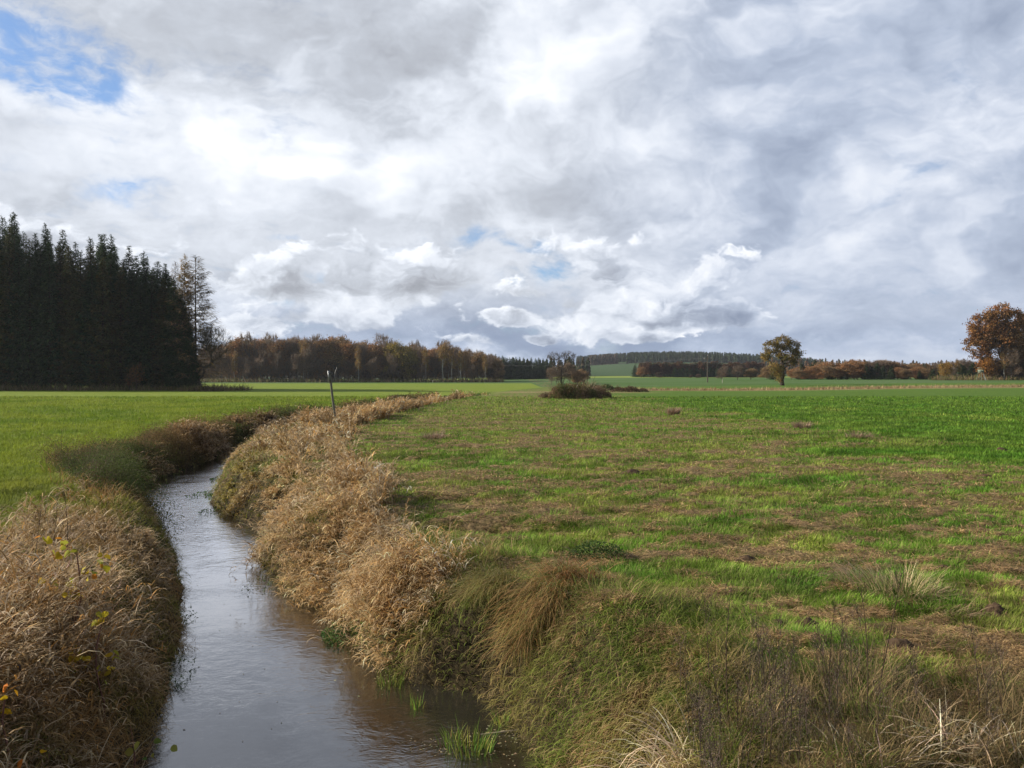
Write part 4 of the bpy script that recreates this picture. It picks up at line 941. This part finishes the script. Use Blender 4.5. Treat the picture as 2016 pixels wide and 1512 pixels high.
# leafy scrub on the outer bank of the bend
def scrub():
    rng = np.random.default_rng(208)
    x, y = scatter(14000, 19, 105, 1.0, lambda x, y: leftbank(x, y), rng); n = len(x); z = ground(x, y)
    gx, gy = slope_at(x, y, .4); hb = .22+.62*sm(fbm(x*.8, y*.8, 4, 3), .35, .7); b = Buf()
    az = np.arctan2(-gy, -gx)+rng.normal(0, .9, n)
    c = vary((.10, .075, .05), n, rng)
    P = np.stack([x, y, z], 1); V, Q, C = blades(P, az, rng.uniform(.1, .8, n), rng.uniform(.2, 1.6, n), hb*rng.uniform(.8, 1.5, n), lod(y, .006, .0005), 3, c, c, w0=1); b.add(V, Q, C)
    Vs = V.reshape(n, 4, 2, 3).mean(2); idx = np.repeat(np.arange(n), 13); m = len(idx); k = rng.integers(1, 4, m)
    Pl = Vs[idx, k]+rng.normal(0, .07, (m, 3)); tone = sm(fbm(x*.45, y*.45, 6, 3), .4, .6)[idx]
    cc = cmix((.075, .105, .028), (.18, .12, .05), tone)*(1+rng.normal(0, .3, (m, 1)))
    b.add(*leafquads(Pl, np.maximum(.035, .0013*y[idx]), np.clip(cc, .01, .6), rng))
    o = b.out('bank_scrub', M_LEAF); tag(o, 'dark green leafy scrub covering the outer bank at the stream bend', 'scrub', kind='stuff')
scrub()
# ------------------------------------------------------------------ single plants and small things
def tuft(name, x, y, n, h, r, pal, label, cat, rng, w=.008, dr=(.5, 1.8), az0=None, azs=3.2, lean=(.05, .7), seg=5, z=None, mat=None, tip=.1, w0=.75):
    z = float(ground(x, y)) if z is None else z
    a = rng.uniform(0, 6.28, n); q = r*np.sqrt(rng.random(n)); P = np.stack([np.cos(a)*q, np.sin(a)*q*.8, 0*a-.03], 1)
    if z > WZ+.1: P[:, 2] += ground(x+P[:, 0], y+P[:, 1])-z
    az = a+rng.normal(0, .5, n) if az0 is None else az0+rng.normal(0, azs, n)
    c = pick(pal, n, rng, .2, .05)
    V, Q, C = blades(P, az, rng.uniform(*lean, n), rng.uniform(*dr, n), h*rng.uniform(.55, 1.1, n), lod(np.full(n, y), w, .0009)*rng.uniform(.6, 1.3, n), seg, c, np.clip(c*1.15, 0, .85), tip=tip, twist=rng.normal(0, .5, n), w0=w0)
    o = mesh_np(name, V, Q, mat or M_REED, col=C); o.location = (x, y, z); tag(o, label, cat); return o
rt = np.random.default_rng(300)
SEDGE = ((.30, .19, .08), (.42, .25, .10), (.20, .15, .06), (.18, .19, .05))
tuft('sedge_tussock', .40, 10.25, 1200, .85, .38, SEDGE, 'large brown sedge tussock with long blades hanging to the water at the little bay', 'sedge', rt, .006, (1.2, 2.3), -2.2, .55, (.3, 1.0))
tuft('sedge_tussock', .95, 10.9, 1100, .75, .4, ((.32, .16, .06), (.36, .20, .09), (.14, .17, .05)), 'reddish sedge tussock behind the large hanging tussock', 'sedge', rt, .006, (1.0, 2.2), -2.4, .8, (.3, 1.0))
tuft('sedge_tussock', -.25, 10.9, 900, .8, .35, ((.18, .18, .05), (.26, .2, .08)), 'olive sedge tussock between the straw reeds and the brown tussock', 'sedge', rt, .006, (1.0, 2.2), -2.0, .6, (.3, 1.0))
tuft('dry_grass_tuft', ax(1775, 10.4), 10.4, 560, .58, .45, ((.48, .38, .22), (.40, .30, .17), (.2, .2, .07)), 'bushy pale dry grass tuft standing in the mown margin on the right', 'grass tuft', rt, .010, (.4, 2.0), None, 3, (.05, .75))
tuft('dry_grass_tuft', ax(1700, 10.9), 10.9, 240, .6, .30, ((.50, .38, .26), (.36, .25, .15)), 'pale reed tuft leaning left beside the bushy pale one', 'grass tuft', rt, .008, (.3, 1.4), 2.9, .6, (.3, .9))
tuft('dry_grass_tuft', ax(1870, 9.6), 9.6, 160, .5, .25, ((.42, .30, .18), (.30, .2, .12)), 'small collapsed dry tuft right of the bushy pale one', 'grass tuft', rt, .008, (.8, 2.0), -.6, 1.0, (.5, 1.1))
for px, d, h, r, lab in ((1580, 43.5, .55, .45, 'small grey-brown dry tuft alone at the edge of the green crop'), (1325, 59, .75, .4, 'thin dry weed tuft where the margin meets the crop'), (852, 36, .5, .5, 'faint brown dry tuft in the margin left of the reeds\' end'), (1690, 37, .4, .6, 'low dark tuft in the crop, furthest right of the small tufts')):
    tuft('dry_grass_tuft', ax(px, d), d, 260, h, r, ((.27, .19, .13), (.36, .26, .18), (.2, .14, .1)), lab, 'grass tuft', rt, .008, (.1, 1.2))
def stream_clump(px, py, n, h, r, lab, pal=((.10, .20, .03), (.15, .25, .04), (.24, .25, .05)), nm='rush_clump'):
    x, y = gp(px, py, WZ); return tuft(nm, x, y, n, h, r, pal, lab, 'water plant', rt, .014, (.0, .7), None, 3, (.0, .45), 4, WZ-.02, M_GRASS)
stream_clump(925, 1478, 90, .36, .26, 'bright green rush clump growing in the water at the lower middle')
stream_clump(888, 1462, 30, .26, .15, 'small yellowing rush clump just left of the bright green one', ((.22, .2, .06), (.14, .2, .04)))
stream_clump(990, 1425, 26, .24, .12, 'little green sprout clump near the foot of the grassy mound')
stream_clump(822, 1392, 26, .22, .10, 'small green rush sprouts under the straw reeds by the bay')
stream_clump(770, 1350, 60, .28, .2, 'yellow-green grass sprouts at the waterline of the straw reeds', ((.2, .22, .05), (.12, .18, .03)))
def cress(px, py, rx, ry, n, lab, rng, col=((.055, .12, .03), (.08, .15, .035), (.04, .08, .025))):
    x, y = gp(px, py, WZ); a = rng.uniform(0, 6.28, n); q = np.sqrt(rng.random(n))
    u, v = np.cos(a)*q*rx, np.sin(a)*q*ry; k = vn(u*5+px, v*5, 2) > .3; u, v = u[k], v[k]; n = len(u)
    P = np.stack([u, v, .015+.10*rng.random(n)*(1-(u/rx)**2)], 1)
    b = Buf().add(*leafquads(P, np.maximum(.035, .0022*y), pick(col, n, rng, .3), rng, .45))
    m = n//6; b.add(*blades(P[:m]-np.array([0, 0, .03]), rng.uniform(0, 6.28, m), rng.uniform(.2, 1.2, m), .6, .12, lod(np.full(m, y), .006), 2, vary((.08, .15, .03), m, rng), vary((.10, .18, .03), m, rng)))
    o = b.out('water_plant', M_GRASS); o.location = (x, y, WZ); tag(o, lab, 'water plant')
rc = np.random.default_rng(301)
cress(700, 1245, .55, .75, 1500, 'dark green watercress mat in the bay below the straw reeds', rc)
cress(441, 943, .55, .8, 260, 'farthest small watercress patch against the right bank at the bend', rc)
cress(403, 976, .62, .7, 300, 'watercress patch reaching into the stream beside the yellow-green point', rc)
cress(430, 1005, .5, 1.0, 260, 'cress fringe at the foot of the yellow-green point', rc)
cress(545, 1148, .7, .9, 240, 'sparse dark water weed under the overhanging brown reeds', rc, ((.05, .06, .02), (.07, .09, .03)))
cress(342, 1230, .28, .8, 200, 'dark leafy water plant at the foot of the left bank, upper one', rc)
cress(318, 1350, .32, .9, 380, 'dark leafy water plant at the foot of the left bank, lower one', rc)
for px, py, n, lab in ((372, 1240, 24, 'upper clump of dark green grass blades trailing from the left bank'), (362, 1350, 40, 'lower clump of dark green grass blades trailing from the left bank')):
    x, y = gp(px, py, WZ); tuft('water_grass', x-.22, y, n, .5, .14, ((.07, .13, .03), (.10, .15, .04)), lab, 'water plant', rt, .009, (.6, 1.4), -.3, .6, (.5, 1.2), 4, WZ, M_GRASS)
def floaters():
    rng = np.random.default_rng(303); b = Buf()
    for px, py, rx, ry, n in ((880, 1470, .5, .25, 70), (990, 1450, .4, .3, 60), (760, 1330, .2, .5, 40), (660, 1240, .3, .5, 40), (560, 1160, .5, .4, 30), (1010, 1490, .3, .2, 20), (410, 1090, .1, .1, 3), (430, 1200, 1.6, 3.5, 26), (520, 1380, 2.4, 2.0, 34), (380, 1010, 1.6, 5, 20)):
        x, y = gp(px, py, WZ); P = np.stack([x+rng.normal(0, rx*.5, n), y+rng.normal(0, ry*.5, n), np.full(n, WZ+.004)+rng.random(n)*.003], 1)
        a = rng.uniform(0, 6.28, n); s = rng.uniform(.008, .022, n)[:, None]; u = np.stack([np.cos(a), np.sin(a), a*0], 1)*s; v = np.stack([-np.sin(a), np.cos(a), a*0], 1)*s*.6
        b.add(np.stack([P-u, P-v, P+u, P+v], 1).reshape(-1, 3), np.arange(4*n).reshape(-1, 4), np.repeat(vary((.36, .30, .18), n, rng, .3), 4, 0))
    o = b.out('fallen_leaves', M_REED); tag(o, 'small pale leaves and bits of straw floating near the right bank', 'leaves', kind='stuff')
floaters()
x, y = gp(1000, 1446, WZ); b = Buf().add(*tubes([(-.32, 0, .0), (-.05, .03, .02)], [(-.05, .03, .02), (.33, .10, .03)], [.006, .009], [.009, .007], 5, (.34, .28, .2)))
o = b.out('floating_stick', M_WOOD); o.location = (x, y, WZ); tag(o, 'thin pale stick lying on the water by the green rush clump', 'stick')
def weed(seed, h, nb, spread, pal, col, dens=1.0):
    rng = np.random.default_rng(seed); st = Buf(); hd = Buf()
    n = 7; pts = np.array([(math.sin(t*2.2+seed)*.05*h*t, math.cos(t*1.7+seed)*.04*h*t, h*t-.05) for t in np.linspace(0, 1, n)])
    st.add(*tubes(pts[:-1], pts[1:], np.linspace(.006, .003, n-1), np.linspace(.0055, .0025, n-1), 5, col))
    ts = rng.uniform(.38, 1, nb); az = rng.uniform(0, 6.28, nb)
    B = np.stack([np.interp(ts, np.linspace(0, 1, n), pts[:, i]) for i in range(3)], 1); L = spread*(1.15-ts)*rng.uniform(.6, 1.2, nb)+.05
    cc = vary(col, nb, rng, .1); V, Q, C = blades(B, az, .85, -.5, L, .005, 3, cc, cc, tip=.5, w0=1); st.add(V, Q, C); E = V.reshape(nb, 4, 2, 3).mean(2)
    m = int(20*dens); idx = np.repeat(np.arange(nb), m); k = rng.integers(1, 4, nb*m); P = E[idx, k]+rng.normal(0, .030, (nb*m, 3))
    hd.add(*leafquads(P, .011, pick(pal, nb*m, rng, .25), rng))
    m2 = 5; idx = np.repeat(np.arange(nb), m2); c2 = vary(col, nb*m2, rng); hd.add(*blades(E[idx, rng.integers(1, 4, nb*m2)], rng.uniform(0, 6.28, nb*m2), rng.uniform(.2, 1, nb*m2), 0, .06, .003, 2, c2, c2, tip=.6, w0=1))
    return st.out('stem', M_TWIG, link=False), hd.out('seed_head', M_TWIG, link=False)
WD = [weed(401, 1.1, 16, .34, ((.12, .095, .07), (.20, .16, .12), (.08, .06, .045)), (.07, .05, .04)), weed(402, .95, 20, .38, ((.13, .10, .08), (.22, .18, .14), (.09, .07, .05)), (.075, .055, .045)), weed(403, 1.3, 9, .22, ((.10, .07, .05), (.16, .11, .08)), (.06, .042, .03), .6)]
def put_weed(k, x, y, s, lab, rz, group=None, tilt=0):
    o = empty('dead_weed', (x, y, float(ground(x, y))), rz, s); o.rotation_euler = (tilt, tilt*.6, rz); tag(o, lab, 'weed', group)
    for n_, me in zip(('stem', 'seed_head'), WD[k]):
        c = bpy.data.objects.new(n_, me); COL.objects.link(c); c.parent = o
        if n_ == 'seed_head': c['kind'] = 'stuff'
rw_ = random.Random(9)
for i in range(72):
    y = rw_.uniform(5.7, 7.5); px = rw_.triangular(1270, 1760, 1450) if i < 60 else rw_.uniform(1650, 2016); put_weed(rw_.choice([0, 1, 1]), ax(px, y), y, rw_.uniform(.45, .85), 'dark dead weed with fine seed heads in the thicket at the lower right', rw_.uniform(0, 6), 'dead weeds of the lower right thicket', rw_.uniform(-.15, .15))
for px, y, s, lab in ((1435, 6.9, 1.0, 'tallest dark weed stalk at the left of the lower right thicket'), (1632, 6.7, .85, 'dark upright weed stalk with knobbly tip right of the thicket'), (1705, 6.6, 1.0, 'tall thin brown weed stalk in a pair, left one'), (1722, 6.9, 1.05, 'tall thin brown weed stalk in a pair, right one'),
                      (1215, 8.2, .6, 'bent brown weed stalk on the grassy mound'), (1985, 6.4, .7, 'thin weed stalk near the right edge of the picture')):
    put_weed(2, ax(px, y), y, s, lab, rw_.uniform(0, 6), None, rw_.uniform(-.12, .12))
for px, y, s, lab in ((58, 9.2, 1.05, 'tall dark weed stalk among the left reeds near the picture edge'), (128, 10.6, 1.1, 'tall dark weed stalk rising beside the yellow-leaved sapling'), (100, 12, .9, 'short dark weed stalk behind the left reeds')):
    put_weed(2, ax(px, y), y, s, lab, rw_.uniform(0, 6), None, .05)
PALE = ((.58, .47, .32), (.50, .38, .24), (.62, .53, .38))
for px, y, n, h, lab, azz in ((1310, 6.6, 150, .75, 'pale straw clump at the left foot of the lower right thicket', 2.6), (1390, 6.05, 130, .5, 'pale broad-bladed dry clump at the bottom edge right of the mound', 1.5), (1960, 5.9, 110, .65, 'pale dry reed clump at the lower right corner', 2.4), (1860, 6.1, 70, .65, 'loose pale reed blades left of the lower right corner clump', 1.9),
                                  (1250, 6.15, 60, .4, 'low pale grass clump at the bottom edge below the mound', 2.4), (1700, 5.9, 90, .5, 'thin tan grass clump at the bottom edge under the weed pair', 1.7)):
    tuft('dry_reed_clump', ax(px, y), y, n, h, .28, PALE, lab, 'reeds', rt, .016, (1.0, 2.8), azz, 1.3, (.05, .8), 7, tip=.15)
for px, y, n, h, lab in ((40, 6.4, 30, .9, 'yellowing broad-bladed grass at the lower left corner'), (210, 7.4, 40, 1.0, 'arching pale grass blades over the left bank reeds'), (290, 6.0, 40, .8, 'pale drooping grass at the bottom of the left bank')):
    tuft('dry_reed_clump', ax(px, y), y, n, h, .25, PALE if px > 100 else ((.42, .34, .06), (.38, .24, .06)), lab, 'reeds', rt, .012, (.8, 2.2), -.2, 1.2, (.05, .7), 6, tip=.15)
# saplings with yellow leaves in the left reeds
def sapling(x, y, h, nl, pal, lab, ls, seed):
    rng = np.random.default_rng(seed); z = float(ground(x, y)); o = empty('sapling', (x, y, z)); tag(o, lab, 'sapling')
    n = 5; pts = [(0, 0, -.1)]+[(rng.normal(0, .05), rng.normal(0, .05), h*(k+1)/n) for k in range(n)]; pts = np.array(pts); st = Buf()
    st.add(*tubes(pts[:-1], pts[1:], .009, .007, 5, (.16, .08, .06)))
    m = 9; B = pts[rng.integers(2, n+1, m)]; c = vary((.16, .09, .06), m, rng); V, Q, C = blades(B, rng.uniform(0, 6.28, m), .8, .3, rng.uniform(.2, .42, m), .006, 3, c, c, w0=1, tip=.5); st.add(V, Q, C)
    st.out('stem', M_TWIG, parent=o); E = V.reshape(m, 4, 2, 3).mean(2)
    P = E[rng.integers(0, m, nl), rng.integers(1, 4, nl)]+rng.normal(0, .04, (nl, 3)); col = pick(pal, nl, rng, .15)
    # rounded leaves folded along the midrib
    a = rng.normal(size=(nl, 3)); a[:, 2] = -np.abs(a[:, 2])*.8; a /= np.linalg.norm(a, axis=1)[:, None]; b_ = np.cross(a, rng.normal(size=(nl, 3))); b_ /= np.linalg.norm(b_, axis=1)[:, None]; nn = np.cross(a, b_)
    s = (ls*rng.uniform(.6, 1.15, nl))[:, None]; vs = [P+a*s*u+b_*s*v+nn*s*w for u, v, w in ((0, 0, 0), (.1, .38, .12), (.5, .5, .15), (.85, .28, .08), (1.1, 0, 0), (.85, -.28, .08), (.5, -.5, .15), (.1, -.38, .12), (.5, 0, -.02))]
    V = np.stack(vs, 1); Q = np.array([(0, 1, 2, 8), (8, 2, 3, 4), (0, 8, 6, 7), (8, 4, 5, 6)])
    for k in range(nl): mesh_np('leaf', V[k], Q, M_LEAF, col=np.tile(col[k], (9, 1)), parent=o)
YL = ((.55, .42, .03), (.46, .34, .03), (.38, .38, .05), (.50, .22, .03))
sapling(ax(150, 8.6), 8.6, 1.25, 46, YL, 'young sapling with yellow-green and orange leaves among the left reeds', .085, 501)
sapling(ax(205, 8.3), 8.3, 1.05, 26, YL[:3], 'small sapling with mostly yellow leaves right of the larger one', .08, 502)
sapling(ax(190, 6.2), 6.2, .95, 9, ((.62, .42, .02), (.55, .35, .02)), 'twig with a few bright yellow leaves in the lower left reeds', .075, 503)
sapling(ax(8, 6.4), 6.4, 1.0, 9, ((.55, .18, .02), (.6, .36, .02)), 'twig with orange leaves at the left edge of the picture', .075, 504)
sapling(ax(262, 7.6), 7.6, .7, 10, ((.25, .24, .05), (.13, .19, .04)), 'small twig with dull green leaves above the waterline on the left', .07, 505)
# mounds, brambles and shrubs
def bramble(name, x, y, rx, ry, h, pal, lab, cat, seed, nl=5000, ls=.1, canes=90, cpal=(.17, .11, .075)):
    rng = np.random.default_rng(seed); z = float(ground(x, y)); b = Buf()
    th = rng.uniform(0, 2*PI, nl); q = np.sqrt(rng.random(nl)); u, v = np.cos(th)*q, np.sin(th)*q
    hh = h*np.sqrt(np.clip(1-q**2, 0, 1))*(.55+.75*vn(u*rx*1.1+seed, v*ry*1.1, 3))*rng.uniform(.45, 1.05, nl)
    tone = vn(u*rx*.9+seed*2, v*ry*.9+5, 4); pal = np.array(pal); c = pal[np.clip((tone*len(pal)*1.2-.1+rng.normal(0, .45, nl)).astype(int), 0, len(pal)-1)]*(1+rng.normal(0, .25, (nl, 1)))
    X, Y = x+u*rx, y+v*ry
    b.add(*leafquads(np.stack([u*rx, v*ry, hh+ground(X, Y)-z], 1), ls, np.clip(c, .01, .6), rng))
    lv = b.out('foliage', M_LEAF, link=False)
    th = rng.uniform(0, 2*PI, canes); q = np.sqrt(rng.random(canes))*.9; P = np.stack([np.cos(th)*q*rx, np.sin(th)*q*ry, 0*q-.05], 1); c = vary(cpal, canes, rng)
    cb = Buf().add(*blades(P, th+rng.normal(0, .6, canes), .2, rng.uniform(.6, 2.2, canes), h*rng.uniform(.8, 1.6, canes), max(.012, .0006*y), 4, c, c, w0=1, tip=.4)).out('cane', M_TWIG, link=False)
    o = empty(name, (x, y, z)); tag(o, lab, cat)
    for n_, me in (('foliage', lv), ('canes', cb)): k = bpy.data.objects.new('foliage' if n_ == 'foliage' else 'stems', me); COL.objects.link(k); k.parent = o
BR = ((.055, .085, .03), (.09, .12, .045), (.13, .13, .05), (.20, .14, .08))
bramble('bramble_bush', ax(1132, 102), 102, 3.6, 2.6, 2.0, ((.08, .10, .035), (.13, .13, .05), (.18, .14, .07), (.22, .15, .09)), 'wide dark green bramble mound in the middle of the meadow below the alder', 'bush', 601, 7000, .17)
bramble('bramble_bush', ax(1112, 101), 101, 1.5, 1.3, 2.3, ((.09, .11, .035), (.15, .12, .05)), 'tallest dark hump in the middle of the bramble mound', 'bush', 612, 2200, .14)
bramble('bramble_bush', ax(1150, 106), 106, 1.4, 1.3, 2.4, ((.19, .15, .09), (.12, .14, .05)), 'twiggy brown hump behind the right part of the bramble mound', 'bush', 613, 1500, .12, 200, (.20, .14, .10))
bramble('bramble_bush', ax(1178, 104), 104, 1.8, 1.8, 1.5, ((.16, .11, .07), (.20, .14, .09), (.09, .08, .03)), 'pinkish-brown bushy right end of the bramble mound', 'bush', 602, 2500, .16)
bramble('bramble_bush', ax(1077, 104), 104, 1.2, 1.2, .8, ((.22, .17, .11), (.26, .2, .12)), 'low pale brown weeds at the left end of the bramble mound', 'bush', 603, 1200, .13)
bramble('bramble_bush', ax(1185, 160), 160, 4.5, 2.5, 1.2, BR, 'low dark green bush beyond the bramble mound', 'bush', 604, 2500, .25)
bramble('bramble_bush', ax(1240, 145), 145, 3.6, 2.0, 1.0, ((.09, .06, .035), (.13, .09, .05)), 'low dark brown heap of brush at the start of the stubble strip', 'bush', 605, 2000, .22)
bramble('bramble_bush', ax(602, 51), 51, 1.9, 1.5, 1.15, ((.085, .045, .035), (.12, .065, .045), (.06, .05, .03)), 'dark reddish-brown bramble on the far left bank beside the leaning post', 'bush', 606, 5000, .09, 260, (.16, .08, .06))
bramble('bramble_bush', ax(688, 57), 57, 1.0, 1.0, .8, ((.085, .05, .04), (.12, .07, .05)), 'small dark bramble just right of the leaning post', 'bush', 607, 1500, .09)
bramble('bramble_bush', ax(893, 112), 112, 1.5, 1.0, 1.1, ((.06, .09, .03), (.10, .10, .04)), 'small green shrub among the distant reeds along the stream', 'bush', 608, 700, .14, 60)
bramble('bramble_bush', ax(790, 95), 95, 2.2, 1.2, .7, ((.12, .08, .05), (.08, .07, .04)), 'low brown scrub on the left side of the distant reed strip', 'bush', 609, 1500, .14)
bramble('bramble_bush', ax(1125, 18), 12.6, .5, .4, .3, ((.04, .07, .025), (.06, .10, .03)), 'small dark nettle patch on the bank behind the reddish tussock', 'bush', 610, 1500, .035, 40)
bramble('bramble_bush', ax(405, 152), 152, 3.4, 2.4, .9, ((.10, .085, .05), (.14, .10, .06)), 'low brushy mound at the corner of the dark spruce wood', 'bush', 611, 1800, .22)
def molehill(px, py, r, h, lab, seed, col=(.075, .05, .032)):
    x, y = gp(px, py, 0.0); rng = np.random.default_rng(seed); n = 22; u = np.linspace(-1, 1, n); U, Vv = np.meshgrid(u, u); q = np.hypot(U, Vv)
    zz = h*np.exp(-(q*1.7)**2)*(.7+.6*fbm(U*3+seed, Vv*3, 2, 3))+(fbm(U*9+seed, Vv*9, 4, 2)-.5)*h*.5*(q < .95)-.06*(q > .9)
    i = (np.arange(n-1)[:, None]*n+np.arange(n-1)[None, :]).ravel(); Q = np.stack([i, i+1, i+n+1, i+n], 1)
    z0 = ground(x+U*r, y+Vv*r)+.02
    o = mesh_np('molehill', np.stack([U*r, Vv*r, zz+z0-float(ground(x, y))], -1).reshape(-1, 3), Q, M_SOIL, col=np.tile(col, (n*n, 1)), smooth=True)
    o.location = (x, y, float(ground(x, y))); tag(o, lab, 'molehill')
for i, (px, py, r, h, lab) in enumerate(((1962, 1215, .24, .13, 'dark molehill in fresh grass near the right edge'), (1592, 1252, .26, .12, 'dark crumbly molehill just above the weed thicket'), (1530, 1250, .16, .08, 'small brown molehill left of the one above the thicket'),
                                         (1970, 888, .35, .12, 'distant dark soil heap at the right edge where margin meets crop'), (1940, 942, .3, .09, 'low dark soil heap below the one at the right edge'), (1470, 1110, .3, .1, 'faint brown soil heap in the middle of the right margin'),
                                         (1245, 935, .4, .13, 'small dark molehill in the middle distance of the margin'), (1860, 1130, .2, .09, 'small dark molehill right of the bushy pale tuft'), (1775, 1290, .3, .12, 'broad dark molehill right of the tall weed pair'))):
    molehill(px, py, r, h, lab, 700+i)

# ------------------------------------------------------------------ air
def haze():
    m, g = new_mat('haze'); v = g.node('ShaderNodeVolumePrincipled'); v.inputs['Color'].default_value = (.80, .88, 1, 1)
    v.inputs['Density'].default_value = .00008; v.inputs['Anisotropy'].default_value = .2
    o = g.node('ShaderNodeOutputMaterial'); g.l.new(v.outputs[0], o.inputs['Volume'])
    x0, x1, y0, y1, z0, z1 = -6500, 6500, -1200, 10500, -3.5, 62
    V = np.array([(x, y, z) for z in (z0, z1) for y in (y0, y1) for x in (x0, x1)], float)
    b = mesh_np('haze', V, np.array([(0, 2, 3, 1), (4, 5, 7, 6), (0, 1, 5, 4), (2, 6, 7, 3), (0, 4, 6, 2), (1, 3, 7, 5)]), m); tag(b, 'thin bluish haze over the far fields and woods', 'haze', kind='stuff')
haze()
